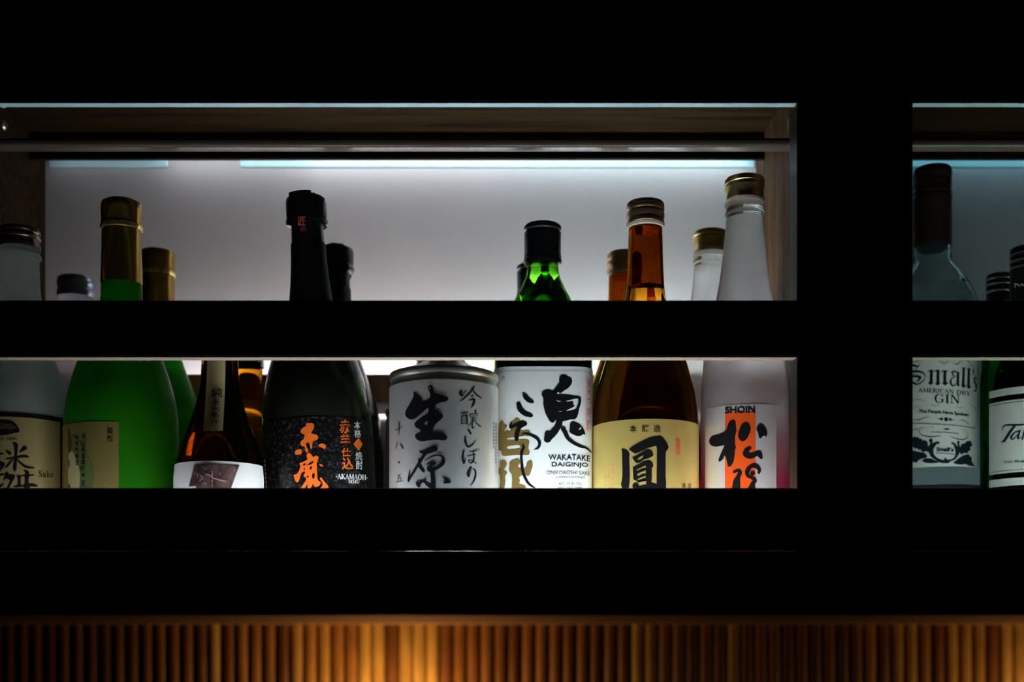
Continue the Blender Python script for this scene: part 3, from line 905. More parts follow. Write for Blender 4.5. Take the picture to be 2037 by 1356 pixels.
# small brown bottle with neck strip
b = Bottle('brown_bottle', 437, 0.832, 'small glossy brown sake bottle with a tan strip down its neck and a white label')
b.part('bottle_body', [(1178, 80), (1174, 86), (1164, 88), (1000, 88), (960, 88), (940, 87.2), (925, 85), (910, 81), (890, 75), (870, 68.5), (850, 61), (830, 54), (800, 45), (775, 39.5), (750, 37), (715, 35.2), (680, 33.5), (660, 33)],
       M['amber'], smooth=True)
b.part('cap', [(664, 34), (663, 36), (655, 36), (653, 34.5), (645, 35), (630, 35), (628, 32), (627.5, 0.5)], M['dark_brass'])
lab = b.label('label', 360, 515, 917, 1080, M['white_label'], th=(-1.5, 1.5), dz=437)
T = Zm(345, 905, 10.72)
I = Ink()
I.poly([(440, 205), (620, 196), (900, 192), (1150, 196), (1405, 210), (1225, 700), (1190, 800), (450, 800), (480, 700), (472, 660), (320, 672)], (), T)
I.build(b, 'label_picture', M['brown_print'], lab, 0.0006)
I = Ink()
I.strokes([[(820, 345, 24), (822, 360, 24)], [(818, 400, 30), (820, 470, 26), (850, 500, 22)], [(822, 530, 18), (820, 580, 18)], [(820, 620, 16), (822, 670, 16)], [(700, 415, 26), (745, 420, 26), (800, 455, 20)],
           [(850, 495, 20), (940, 515, 26), (1040, 545, 36), (1130, 555, 14)], [(560, 425, 14), (600, 460, 20), (615, 500, 18), (560, 535, 14), (552, 560, 8)], [(590, 235, 8), (640, 265, 10), (700, 300, 6)],
           [(1250, 240, 8), (1290, 270, 12), (1300, 320, 12), (1265, 360, 8)], [(610, 605, 14), (660, 590, 12), (690, 610, 16), (650, 635, 10)], [(470, 385, 8), (510, 400, 10), (505, 480, 16)], [(990, 370, 8), (990, 430, 10)]], T, rough=.25)
I.build(b, 'label_picture', M['pink_print'], lab, 0.0008, label='pinkish lines over the brown picture')
# neck strip
zs = [b.hit(430, y)[1] for y in (856.5, 840, 825, 812, 800, 785, 770, 755, 740, 715, 690)]
bm = bmesh.new()
go, gi = [], []
for k, y in enumerate((856.5, 840, 825, 812, 800, 785, 770, 755, 740, 715, 690)):
    t = (y - 715) / 141.0
    xl, xr = 412 - 8 * max(t, 0) ** 1.3, 448 - 5.5 * max(t, 0) ** 1.8
    ro, ri = [], []
    for i in range(13):
        h = b.hit(xl + (xr - xl) * i / 12, y, 0.0004)
        ro.append(bm.verts.new(b.surf(h[0], h[1], 0.0004))); ri.append(bm.verts.new(b.surf(h[0], h[1], 0.00015)))
    go.append(ro); gi.append(ri)
for a, c, d, e in zip(go, go[1:], gi, gi[1:]):
    for i in range(12):
        bm.faces.new((a[i], a[i + 1], c[i + 1], c[i])); bm.faces.new((d[i + 1], d[i], e[i], e[i + 1]))
    bm.faces.new((a[0], c[0], e[0], d[0])); bm.faces.new((c[12], a[12], d[12], e[12]))
for i in range(12):
    bm.faces.new((go[0][i + 1], go[0][i], gi[0][i], gi[0][i + 1])); bm.faces.new((go[-1][i], go[-1][i + 1], gi[-1][i + 1], gi[-1][i]))
bmesh.ops.recalc_face_normals(bm, faces=bm.faces)
strip = mesh_obj('neck_strip', bm, M['strip_label'], b.root)
T = Zm(395, 715, 9.35)
I = Ink()
I.column('純米大辛口', [(232, 530, 440, 700), (255, 710, 385, 850), (228, 870, 402, 960), (218, 968, 362, 1092), (235, 1110, 332, 1175)], T, 0.010)
I.build(b, 'lettering', INK, strip, 0.0008, ystep=6)

# amber bottle behind it
b = Bottle('amber_bottle', 497, RR, 'narrow honey-amber bottle with dark cap, between the small brown and the black bottle')
b.part('bottle_body', [(1184, 60), (1180, 66), (1170, 68), (1020, 68), (990, 67), (960, 63), (930, 54), (900, 42), (870, 32), (845, 27), (800, 24.6), (760, 24.2), (728, 24)], M['amber_light'], smooth=True)
b.part('cap', [(732, 24.5), (731, 26.5), (724, 27.5), (722, 26), (712, 26.5), (700, 26.5), (694, 26), (692, 22), (691, 0.5)], M['black_cap'])

# black bottle with red brush writing
b = Bottle('black_bottle', 647.5, FR + 0.006, 'tall black shochu bottle with orange brush characters on a black label, leaning slightly left', tilt=-math.radians(2.92), base=FOOT + 0.0021)
b.part('bottle_body', [(1180, 100), (1176, 107), (1165, 109), (1000, 109), (900, 109), (850, 108.3), (825, 106.5), (800, 104), (775, 100), (750, 94), (715, 83), (680, 70.5), (640, 55.5), (597, 41.8),
                       (560, 37.5), (520, 34.5), (490, 33), (470, 32), (450, 31.6), (448, 34), (446.5, 40), (441, 41.2), (436, 40.5), (434, 37)], M['black_glass'], smooth=True)
b.part('glass_lip', [(450, 34), (448, 40.8), (444, 42.2), (439, 41.8), (437.5, 40.4)], M['clear'], env=False, label='clear glass lip under the cap')
b.part('neck_sleeve', [(640, 56), (597, 42.5), (560, 38.3), (520, 35.4), (486, 34), (484, 32.5)], M['black_paper'], env=False)
b.part('cap', [(440, 38), (437, 39.8), (420, 40), (404, 40), (398, 39), (395, 36), (394, 0.5)], M['black_cap'], env=True)
# paper seal over the cap and down the neck
env0 = b.env
b.env = [(b.h(660), b.r(63), 0), (b.h(640), b.r(56), 0), (b.h(597), b.r(43), 0), (b.h(560), b.r(39), 0), (b.h(500), b.r(35.6), 0), (b.h(462), b.r(35), 0), (b.h(448), b.r(40.6), 0), (b.h(440), b.r(41.5), 0), (b.h(432), b.r(41), 0), (b.h(392), b.r(40.6), 0)]
seal = b.sheet('paper_seal', (-0.72, 0.42, [b.h(y) for y in (660, 640, 620, 597, 580, 560, 530, 500, 480, 462, 448, 440, 430, 410, 392)]), M['black_paper'], 0.0006, thick=0.0004)
I = Ink()
T = Zm(500, 350, 3.665)
I.column('匠の', [(340, 295, 393, 360), (354, 370, 399, 405)], T, 0.01)
I.build(b, 'lettering', M['red_ink'], seal, 0.0009, ystep=4)
b.env = env0
b.part('seal_top', [(394.5, 30), (393.5, 30), (389, 24), (387.5, 23), (387, 0.5)], M['black_paper'], parent=seal, env=False, N=6)
lab = b.label('label', 525, 732, 828.5, 1075, M['black_label'], th=(-1.42, b.hit(732, 900)[0]), dz=625)
T = Zm(560, 820, 8.75)
I = Ink()
I.blob([(425, 190), (480, 182), (550, 190), (570, 240), (550, 300), (505, 360), (560, 375), (620, 395), (640, 440), (610, 485), (540, 500), (530, 560), (525, 640), (495, 620), (490, 560), (470, 520), (420, 530),
        (430, 590), (460, 660), (465, 700), (430, 700), (405, 650), (400, 590), (350, 590), (320, 550), (330, 500), (380, 465), (395, 420), (400, 380), (340, 365), (322, 325), (370, 260), (420, 245)], (), T)
I.blob([(635, 565), (700, 535), (760, 560), (775, 610), (740, 635), (690, 610), (640, 590)], (), T)
I.blob([(225, 690), (250, 655), (330, 630), (355, 670), (340, 730), (280, 735), (235, 735)], (), T)
I.blob([(425, 760), (450, 710), (490, 705), (530, 750), (545, 780), (600, 745), (645, 780), (630, 820), (610, 880), (610, 970), (615, 1080), (625, 1180), (690, 1220), (640, 1290), (570, 1300), (545, 1230), (500, 1330), (440, 1340), (460, 1230),
        (400, 1330), (310, 1340), (370, 1260), (420, 1180), (430, 1140), (370, 1100), (410, 1050), (400, 1020), (340, 1050), (320, 1120), (290, 1210), (255, 1220), (220, 1150), (205, 1080), (255, 1080), (300, 1020), (330, 940), (300, 885), (400, 850), (455, 810)],
       [[(365, 900), (415, 880), (410, 920), (375, 930)], [(470, 880), (560, 835), (550, 880), (480, 920)], [(480, 965), (530, 920), (520, 980), (495, 1000)], [(372, 985), (408, 962), (400, 1008)],
        [(430, 1110), (470, 1090), (465, 1130), (440, 1135)], [(525, 1070), (575, 1050), (570, 1150), (530, 1150)]], T)
I.blob([(650, 1140), (690, 1130), (740, 1200), (805, 1270), (820, 1330), (640, 1340), (700, 1290), (720, 1240)], (), T)
I.blob([(640, 905), (690, 895), (730, 945), (680, 940)], (), T)
T = Zm(660, 820, 8.75)
I.column('赤芋仕込', [(128, 125, 320, 368), (148, 378, 320, 612), (163, 615, 326, 768), (172, 783, 372, 992)], T, 0.026)
I.poly([(460, 447), (500, 490), (532, 560), (500, 610), (465, 666), (420, 610), (370, 550), (410, 500)], (), T)
I.build(b, 'brush_lettering', M['orange_ink'], lab, 0.0007, label='orange brush characters and diamond')
I = Ink()
I.column('本格', [(385, 150, 500, 290), (388, 300, 506, 437)], T, 0.010)
I.column('焼酎', [(408, 685, 526, 828), (418, 838, 532, 990)], T, 0.010)
I.serif('-AKAMAOH-', (667.8, 942, 731, 952.8), drop=lambda u: 2.3 * u * u, weight=1.25)
I.serif('SOJU', (692.8, 954, 714.5, 961.3), drop=lambda u: .6 * u, weight=1.3)
I.build(b, 'lettering', M['white_ink'], lab, 0.0007, label='white characters and letters')
I = Ink()
for k in range(7):
    y = 914 + k * 8.3
    I.stroke([(526 + k * .55, y, 2.2), (526.3 + k * .55, y + 5.6, 2.4)], cap=False)
I.build(b, 'edge_print', M['white_ink'], lab, 0.0007, label='white print down the left edge')
second(b, 664, RR, 'black shochu bottle in the rear row, standing behind the leaning black bottle', turn=3.0, tilt=math.radians(-0.3), base=FOOT + 0.0003, group='black shochu bottles')

# silver can-shaped bottle
b = Bottle('can_bottle', 882.5, 0.835, 'silver can-shaped bottle with black brush characters on crinkled foil paper, front row')
b.part('can_body', [(1179, 102), (1178, 105), (1174, 107), (900, 107), (775, 107), (770, 106.5), (767, 104.5), (762, 104)], M['steel'], sharp=30)
b.part('shoulder', [(762, 103.5), (760.5, 106.5), (756, 108.6), (751, 108.8), (747.5, 107), (746, 101), (743.5, 94), (740, 84), (735, 69), (729, 54), (722, 44), (712, 37), (700, 34.5), (670, 33.5)], M['steel'], sharp=30)
b.part('collar', [(724, 46.5), (718, 41.5), (712, 38), (700, 35.2), (672, 34.2)], M['olive_metal'], env=False, label='dull olive neck of the can')
b.part('cap', [(672, 33), (671, 36.5), (640, 36.5), (630, 36), (626, 33), (625.5, 0.5)], M['steel'])
lab = b.label('label', 790, 980, 754, 1080, M['silver_label'], th=(-1.57, 1.50), dz=882)
T = Zm(795, 755, 6.164)
I = Ink()
I.blob([(340, 85), (365, 62), (395, 70), (410, 110), (415, 150), (440, 165), (500, 185), (560, 200), (597, 222), (590, 252), (555, 270), (500, 275), (440, 300), (427, 330), (425, 380), (470, 388), (515, 412), (532, 445), (510, 482), (450, 530), (420, 570), (405, 610), (385, 650), (470, 645),
        (540, 658), (582, 690), (577, 732), (540, 744), (450, 736), (350, 743), (270, 759), (215, 742), (183, 700), (188, 668), (215, 655), (245, 640), (260, 622), (230, 602), (188, 582), (176, 540), (200, 508), (250, 468), (310, 430), (348, 405), (350, 340), (330, 355), (280, 400), (230, 442),
        (190, 477), (130, 492), (78, 462), (61, 420), (75, 370), (110, 310), (150, 240), (170, 190), (163, 150), (185, 146), (220, 175), (250, 205), (273, 240), (270, 270), (310, 255), (370, 230), (370, 160), (350, 125)],
       [[(354, 95), (368, 82), (379, 100), (370, 120)], [(280, 556), (305, 524), (342, 503), (340, 535), (325, 571)]], T)
I.blob([(228, 868), (265, 877), (330, 845), (400, 810), (440, 806), (470, 840), (455, 872), (400, 892), (330, 912), (300, 950), (268, 1000), (245, 1040), (270, 1075), (303, 1112), (303, 1137), (275, 1132), (245, 1097), (225, 1060), (200, 1110), (160, 1170), (130, 1217), (108, 1264), (91, 1235), (100, 1180),
        (120, 1093), (125, 1110), (118, 1180), (150, 1130), (190, 1060), (225, 1005), (220, 958), (240, 975), (265, 935), (285, 908), (250, 900)], (), T)
I.stroke([(298, 995, 4), (350, 962, 14), (420, 930, 18), (490, 925, 24), (525, 950, 34), (535, 990, 44), (520, 1030, 46), (480, 1065, 40), (430, 1090, 44), (380, 1105, 60), (350, 1095, 40), (352, 1070, 30), (385, 1045, 34), (415, 1030, 40)], T)
I.stroke([(325, 1040, 10), (360, 1020, 22), (400, 1015, 34), (425, 1025, 36)], T)
I.stroke([(395, 1100, 55), (402, 1180, 54), (408, 1260, 60), (405, 1360, 66)], T)
I.blob([(192, 1265), (205, 1235), (240, 1226), (282, 1228), (337, 1188), (305, 1240), (350, 1275), (390, 1285), (390, 1340), (330, 1305), (285, 1252), (260, 1277), (240, 1330), (205, 1305)], [[(215, 1244), (236, 1234), (240, 1246), (222, 1256)]], T)
I.blob([(508, 1176), (570, 1195), (617, 1225), (632, 1250), (610, 1272), (518, 1274), (555, 1235), (538, 1205)], (), T)
T = Zm(740, 700, 4.428)
I.strokes([[(237, 615, 7), (236, 680, 7), (231, 735, 3)], [(204, 686, 6), (240, 672, 5), (268, 655, 5)], [(222, 792, 4), (215, 825, 6), (204, 852, 2)], [(243, 798, 3), (255, 822, 8), (270, 848, 10)],
           [(216, 1088, 5), (240, 1080, 5), (256, 1074, 4)], [(238, 1080, 5), (230, 1110, 5), (224, 1142, 5)], [(220, 1112, 4), (246, 1102, 5), (250, 1112, 5), (244, 1138, 5)], [(207, 1147, 5), (240, 1140, 5), (272, 1134, 5)]], T)
I.dot(235, 970, 9, T)
T = Zm(900, 755, 6.167)
I.blob([(76, 160), (110, 122), (122, 135), (112, 165), (127, 205), (93, 202)], (), T)
I.strokes([[(125, 190, 14), (140, 160, 12), (165, 132, 12)], [(268, 83, 12), (232, 135, 18), (172, 200, 20), (100, 260, 14)], [(232, 106, 12), (290, 180, 20), (352, 224, 12)], [(228, 202, 12), (252, 196, 16)],
           [(205, 252, 12), (240, 240, 18), (268, 246, 24), (256, 300, 24), (228, 342, 8)],
           [(105, 411, 11), (186, 400, 12)], [(116, 440, 10), (110, 542, 10)], [(116, 442, 8), (178, 432, 9)], [(180, 430, 13), (178, 545, 14)], [(139, 412, 8), (134, 474, 7)], [(159, 408, 8), (160, 470, 7)], [(120, 500, 7), (168, 494, 8)], [(113, 537, 9), (176, 530, 9)],
           [(285, 368, 12), (280, 400, 11)], [(205, 426, 11), (258, 418, 10), (308, 414, 11)], [(213, 440, 12), (226, 452, 12)], [(266, 436, 9), (272, 452, 9)], [(295, 430, 10), (306, 442, 8)], [(224, 476, 8), (292, 466, 9)], [(230, 501, 8), (292, 490, 8)], [(250, 442, 8), (250, 502, 8)],
           [(256, 500, 11), (225, 540, 10), (188, 562, 6)], [(245, 520, 9), (243, 596, 12), (276, 570, 5)], [(264, 506, 8), (300, 542, 14), (340, 576, 14)],
           [(186, 606, 8), (205, 632, 26), (222, 660, 22)], [(162, 688, 8), (158, 760, 26), (190, 822, 22), (250, 790, 14), (293, 726, 3)],
           [(143, 860, 10), (126, 940, 22), (138, 1026, 20), (166, 948, 4)], [(213, 880, 10), (286, 868, 12)], [(184, 936, 12), (282, 914, 11)], [(256, 880, 12), (262, 950, 14), (256, 1000, 16), (222, 1022, 14), (198, 1002, 12), (226, 984, 9), (288, 1026, 14)],
           [(289, 848, 10), (302, 878, 4)], [(315, 846, 10), (330, 870, 4)], [(230, 1066, 12), (192, 1150, 34), (202, 1188, 12), (236, 1098, 5)], [(238, 1088, 6), (276, 1112, 20), (282, 1180, 18), (256, 1250, 14), (216, 1304, 4)]], T)
for x, y0, y1, n in ((503, 520, 860, 8), (531, 530, 1040, 13)):
    for k in range(n):
        y = y0 + (y1 - y0) * k / n
        I.stroke([(x, y, 7), (x + 2, y + (y1 - y0) / n * .6, 8)], T, cap=False)
I.build(b, 'lettering', INK, lab, 0.0007)
second(b, 858, RR, 'second silver can-shaped bottle, mostly hidden behind the front one', turn=0.15, group='silver can-shaped bottles')

# square green bottle
b = Bottle('square_green_bottle', 1079, 0.885, 'square-shouldered green glass sake bottle with a white label and black brush characters')
b.part('bottle_body', [(1181, 86, 1), (1177, 93, 1), (1168, 96, 1), (1000, 96, 1), (800, 96, 1), (740, 96, 1), (722, 95, 1), (705, 92, .96), (685, 86, .86), (660, 77, .66), (630, 66, .38), (597, 55, .15), (575, 44.5, 0), (555, 35.5, 0), (540, 32, 0), (520, 31, 0)],
       M['green_glass'], smooth=True)
b.part('cap', [(527, 33), (526.5, 36), (522, 38), (517, 38), (514, 36.5), (511, 37.4), (508, 36.4), (470, 36.6), (465, 37.2), (462, 36), (460, 35.5), (457, 37.4), (452, 37), (449, 34), (447.5, 28), (447, 0.5)], M['black_cap'])
b.part('cap_ring', [(462.5, 35.8), (461.5, 37.2), (459, 37.3), (458, 36)], M['silver_cap'], env=False, label='thin silver ring on the black cap')
lab = b.label('label', 995, 1172, 728.5, 1075, M['white_label'], th=(-1.32, 1.08), dz=1080)
I = Ink()
T = Zm(985, 735, 7.975)
I.stroke([(60, 48, 5), (110, 32, 5), (170, 22, 5), (760, 20, 5), (1380, 22, 5), (1440, 32, 5), (1510, 52, 5)], T)
I.blob([(1020, 110), (1060, 86), (1120, 88), (1150, 120), (1200, 133), (1222, 180), (1205, 232), (1160, 290), (1090, 332), (1020, 387), (1000, 345), (963, 392), (963, 400), (1100, 398), (1200, 408), (1245, 423), (1300, 423), (1347, 433), (1364, 475), (1352, 550), (1327, 620), (1312, 700), (1292, 762), (1250, 792), (1200, 787), (1130, 807), (1062, 817),
        (1062, 880), (1032, 930), (992, 1000), (942, 1060), (887, 1112), (870, 1147), (815, 1162), (768, 1130), (778, 1060), (785, 990), (830, 963), (858, 985), (908, 930), (948, 870), (966, 815), (960, 785), (940, 822), (905, 847), (858, 817), (823, 750), (793, 690), (773, 620), (758, 540), (763, 460), (733, 400), (743, 353), (790, 328), (850, 320), (915, 348), (940, 300), (1000, 230), (1020, 190), (1008, 140)],
       [[(958, 478), (1000, 490), (1042, 500), (1037, 527), (1000, 522), (973, 505)], [(1110, 500), (1190, 478), (1300, 453), (1322, 480), (1312, 540), (1287, 600), (1272, 640), (1130, 675), (1130, 645), (1200, 610), (1265, 580), (1225, 545), (1245, 510), (1115, 525)], [(996, 660), (1062, 653), (1062, 677), (1003, 682)]], T)
I.blob([(1180, 850), (1230, 820), (1290, 845), (1340, 870), (1392, 920), (1417, 980), (1430, 1042), (1400, 1020), (1350, 1052), (1290, 1054), (1230, 1027), (1168, 990), (1183, 930)], [[(1308, 977), (1345, 908), (1367, 930), (1352, 962)]], T)
I.strokes([[(1075, 935, 75), (1110, 1000, 72), (1150, 1085, 62), (1240, 1160, 52), (1350, 1215, 46), (1440, 1240, 34), (1515, 1305, 22)],
           [(455, 390, 50), (480, 430, 80), (525, 480, 75), (575, 505, 60), (592, 512, 40)], [(372, 550, 75), (395, 625, 85), (470, 695, 78), (550, 722, 66), (572, 728, 50)]], T, rough=.06)
T = Zm(985, 830, 9.35)
I.strokes([[(300, 100, 22), (275, 150, 40), (290, 190, 36)], [(310, 170, 66), (400, 130, 66), (500, 110, 88), (545, 115, 90)], [(520, 130, 80), (440, 190, 80), (405, 290, 84), (395, 390, 76), (392, 420, 50)], [(470, 340, 8), (520, 300, 26), (590, 300, 44), (680, 335, 50), (770, 385, 58), (820, 460, 56), (800, 560, 40), (712, 606, 5)],
           [(505, 490, 24), (525, 550, 50), (492, 640, 58), (482, 740, 46), (492, 870, 52), (505, 980, 58), (552, 1120, 54), (625, 1235, 46), (730, 1310, 22)]], T, rough=.06)
bend = lambda u: 3.0 * max(0.0, (u - .62) / .38) ** 1.5
I.text('WAKATAKE', (1090.5, 903.3, 1173.6, 915.2), None, 0.012, bend)
I.text('DAIGINJO', (1097, 919.2, 1169.6, 930.6), None, 0.012, lambda u: 1.4 * max(0.0, (u - .7) / .3))
I.text('ONIKOROSHI SAKE', (1086.8, 935.8, 1173.5, 943.4), None, -0.006, lambda u: 2.0 * max(0.0, (u - .65) / .35))
I.text('JUNMAI DAIGINJO', (1106, 946.8, 1163.5, 951.8), None, -0.006, lambda u: .8 * u * u)
I.text('ALC 17% BY VOL.', (1110.5, 959, 1158, 964.3), None, -0.004)
I.text('NET CONT 720ML', (1110.5, 968, 1158, 972.6), None, -0.004)
T = Zm(985, 735, 7.975)
I.text('巧', (95, 105, 146, 168), T, 0.0)
I.build(b, 'lettering', INK, lab, 0.0009, step=3.0)
I = Ink()
T = Zm(985, 830, 9.35)
I.blob([(62, 130), (88, 68), (130, 52), (152, 90), (157, 130), (200, 122), (224, 160), (190, 197), (165, 240), (170, 277), (200, 230), (262, 260), (300, 230), (250, 200), (265, 140), (300, 80), (345, 58), (380, 6), (430, 10), (462, 50), (430, 77), (400, 120), (480, 240), (530, 238), (642, 232), (642, 290), (620, 352), (560, 342), (520, 350), (250, 380), (198, 400), (205, 422),
        (300, 420), (450, 408), (590, 402), (637, 440), (622, 500), (612, 580), (644, 640), (622, 697), (560, 702), (450, 692), (250, 712), (150, 722), (110, 680), (112, 612), (55, 620), (54, 480), (54, 300)], [[(203, 562), (230, 538), (440, 503), (467, 560), (440, 582), (230, 602)]], T)
I.blob([(60, 960), (90, 900), (85, 830), (130, 788), (190, 798), (214, 850), (200, 912), (150, 980), (212, 1000), (222, 1030), (170, 1100), (187, 1150), (165, 1340), (70, 1340), (90, 1200), (80, 1060), (60, 1050)], (), T)
I.blob([(248, 960), (268, 880), (253, 850), (290, 798), (360, 778), (400, 758), (452, 770), (462, 860), (420, 890), (430, 930), (470, 942), (540, 950), (578, 900), (588, 830), (650, 783), (692, 820), (692, 920), (660, 1002), (640, 1072), (600, 1092), (560, 1062), (470, 1082), (440, 1130), (460, 1160), (440, 1230), (500, 1240), (560, 1270), (572, 1340), (298, 1340), (308, 1200), (308, 1062), (268, 1020)], (), T)
I.build(b, 'gold_lettering', M['gold_ink'], lab, 0.0007, step=3.0, label='gold brown characters behind the black ones')
I = Ink()
T = Zm(985, 735, 7.975)
I.frame(1438, 138, 1508, 968, 5, T)
I.column('純米大吟醸', [(1455, 150, 1502, 280), (1455, 292, 1502, 410), (1455, 420, 1502, 560), (1455, 590, 1502, 780), (1455, 798, 1502, 952)], T, 0.008)
I.build(b, 'seal', M['red_ink'], lab, 0.0009, step=2.5, label='red outlined column of characters')
second(b, 1061, RR + 0.004, 'green glass bottle with a black cap peeping from behind the square green bottle', group='green glass bottles with black caps')

# brown bottle with the straw gold label
b = Bottle('brown_bottle', 1283.5, FR, 'large brown bottle with bronze cap and straw-gold label bearing one big black character')
b.part('bottle_body', [(1180, 95), (1176, 102), (1166, 104), (1000, 104), (900, 104), (850, 104), (825, 102.8), (800, 99.8), (775, 95.5), (745, 87.5), (715, 78.5), (680, 66), (640, 52), (597, 40.5), (560, 36.8), (520, 35), (480, 34), (452, 33)],
       M['amber_pale'], smooth=True, cavity=[(572, 33.5), (560, 32.5), (520, 31), (480, 30), (458, 28)])
b.part('cap_band', [(455, 33.5), (454, 37.2), (449, 38), (447, 36.5)], M['cap_lip'], env=False, label='pale band under the bronze cap')
b.part('cap', [(449, 36), (447, 37.8), (442, 37.6), (440, 35.8), (436, 36), (434, 37.5), (427, 37.8), (425, 36), (422, 36), (420, 37.6), (416, 37.4), (415, 36.4), (413, 37.4), (407, 36.8), (404, 34), (402.8, 28), (402.3, 0.5)], M['bronze'], knurl=(414, 405, 0.975), N=144)
lab = b.label('label', 1190, 1377, 833, 1075, M['gold_label'], th=(-1.50, 1.42), dz=1280)
I = Ink()
T = Zm(1220, 850, 10.85)
I.blob([(163, 458), (220, 460), (290, 493), (347, 550), (337, 700), (347, 900), (352, 1050), (347, 1180), (320, 1340), (200, 1340), (153, 1225), (178, 1150), (193, 1000), (188, 800), (183, 500)], (), T)
I.blob([(322, 470), (400, 408), (550, 328), (720, 243), (850, 203), (980, 193), (1022, 183), (1082, 230), (1152, 320), (1193, 420), (1172, 472), (1125, 525), (1125, 800), (1122, 1050), (1137, 1200), (1132, 1400), (933, 1400), (930, 1200), (935, 800), (940, 388), (860, 410), (740, 442), (620, 502), (482, 565), (430, 547), (380, 512)], (), T)
I.poly([(800, 1165), (850, 1200), (925, 1225), (945, 1240), (945, 1400), (560, 1400), (560, 1265), (640, 1245), (705, 1235)], (), T)
I.blob([(398, 1240), (465, 1178), (522, 1200), (557, 1260), (562, 1345), (430, 1345)], (), T)
I.blob([(400, 635), (470, 620), (560, 560), (650, 508), (740, 468), (822, 493), (852, 550), (862, 612), (760, 662), (640, 702), (560, 762), (490, 767), (443, 712)], [[(508, 680), (560, 640), (642, 597), (632, 650), (580, 697), (520, 714)]], T)
I.poly([(420, 855), (520, 800), (620, 745), (720, 710), (790, 718), (840, 755), (862, 830), (820, 880), (828, 1000), (825, 1150), (805, 1170), (710, 1240), (700, 1150), (530, 1190), (500, 1150), (430, 1130), (420, 1000)],
       [[(497, 912), (610, 855), (695, 818), (697, 885), (640, 880), (560, 915), (500, 948)], [(512, 1003), (600, 960), (695, 922), (697, 1012), (630, 1000), (515, 1062)], [(515, 1112), (600, 1075), (695, 1040), (697, 1107), (660, 1098), (520, 1150)]], T)
T = Zm(1180, 835, 9.26)
I.column('本醸造', [(668, 98, 792, 232), (893, 95, 1022, 222), (1108, 95, 1242, 227)], T, 0.008)
I.column('清酒', [(1625, 1160, 1700, 1252), (1735, 1165, 1800, 1252)], T, 0.0)
I.build(b, 'lettering', INK, lab, 0.0007)
I = Ink()
I.frame(1522, 345, 1594, 632, 9, T)
I.column('銘酒醸元', [(1534, 360, 1584, 420), (1534, 428, 1584, 490), (1534, 497, 1584, 555), (1534, 563, 1584, 620)], T, 0.010)
I.build(b, 'seal', M['red_ink'], lab, 0.0007, label='narrow red seal')
I = Ink()
I.frame(195, 835, 372, 1078, 6, T); I.rect(275, 900, 285, 1060, T); I.rect(285, 930, 372, 936, T); I.rect(205, 1050, 275, 1054, T)
for k in range(3): I.dot(212 + 24 * k, 1040, 6, T); I.dot(300 + 30 * k, 885, 6, T)
I.frame(200, 1215, 372, 1420, 6, T); I.rect(310, 1215, 320, 1420, T)
I.build(b, 'seal', M['pale_red_ink'], lab, 0.0007, label='pale vermilion square seals')
second(b, 1240, RR, 'brown sake bottle with a bronze cap, standing behind the large brown one', group='brown bottles with bronze caps')

# frosted white bottle with the orange stripe
b = Bottle('frosted_bottle', 1480.5, FR, 'tall frosted white sake bottle with an orange-striped label and pink foot, beside the post')
b.part('bottle_body', [(1180, 79), (1176, 85), (1168, 86.5), (1000, 86.5), (900, 86.5), (840, 86.5), (800, 86), (760, 84.3), (715, 80.5), (680, 75.5), (640, 67), (597, 56.5), (560, 49.5), (500, 42), (460, 37.8), (436, 35.8)], M['frost_pinkfoot'], smooth=True)
b.part('glass_neck', [(437, 35.5), (432, 35), (429, 37.6), (425, 38.8), (420, 38), (417, 36), (414, 37), (411, 39), (407, 39.4), (404, 38), (402, 35)], M['clear'], sharp=60, label='clear glass ring of the neck')
b.part('cap_band', [(407, 35), (406, 39.4), (401, 39.4), (400, 37)], M['cap_lip'], env=False, label='pale band under the brass cap')
b.part('cap', [(402, 37.5), (400, 39), (397, 38.8), (395, 37.4), (378, 37.6), (376, 39), (373, 39), (371, 37.4), (368.5, 37.4), (367, 38.8), (366, 39), (360, 38.6), (356.5, 36), (355, 30), (354.5, 0.5)], M['brass'], knurl=(366.5, 358, 0.975), N=144)
lab = b.label('label', 1403.3, 1543, 804, 1075, M['pearl_label'], dz=1480)
T = Zm(1400, 800, 7.747)
I = Ink(); I.rect(322, 150, 792, 1700, T); I.build(b, 'stripe', M['orange_stripe'], lab, 0.0006)
I = Ink()
I.text('SHOIN', (1441.6, 808.6, 1501.6, 822.6), None, 0.03, lambda u: -1.6 * u)
I.blob([(385, 300), (430, 266), (482, 273), (492, 380), (502, 450), (477, 510), (474, 660), (497, 690), (477, 717), (470, 830), (452, 920), (412, 987), (370, 992), (353, 920), (333, 830), (310, 820), (290, 880), (240, 917), (216, 900), (240, 830), (280, 740), (318, 655), (260, 672), (170, 687), (98, 660), (73, 600), (95, 538), (140, 506), (200, 498), (290, 463), (343, 423), (358, 370)], (), T)
I.blob([(590, 328), (640, 303), (692, 320), (722, 410), (702, 480), (662, 562), (600, 607), (548, 580), (523, 520), (530, 450), (550, 410), (565, 360)], (), T)
I.blob([(803, 410), (830, 350), (875, 328), (922, 360), (967, 420), (977, 480), (960, 542), (940, 510), (900, 520), (880, 557), (845, 550), (838, 480)], (), T)
I.strokes([[(708, 700, 48), (662, 735, 80), (645, 795, 92), (720, 825, 92), (800, 795, 72), (850, 795, 90), (880, 850, 50)], [(465, 1070, 45), (525, 1048, 50), (555, 1080, 62), (525, 1150, 68), (505, 1220, 110), (495, 1340, 130)],
           [(845, 1085, 40), (850, 1030, 58), (790, 975, 70), (720, 988, 62), (668, 1060, 72), (680, 1130, 58), (740, 1160, 52), (785, 1200, 60), (750, 1260, 70), (735, 1340, 130)]], T)
I.dot(750, 1092, 38, T)
I.build(b, 'lettering', INK, lab, 0.0008)
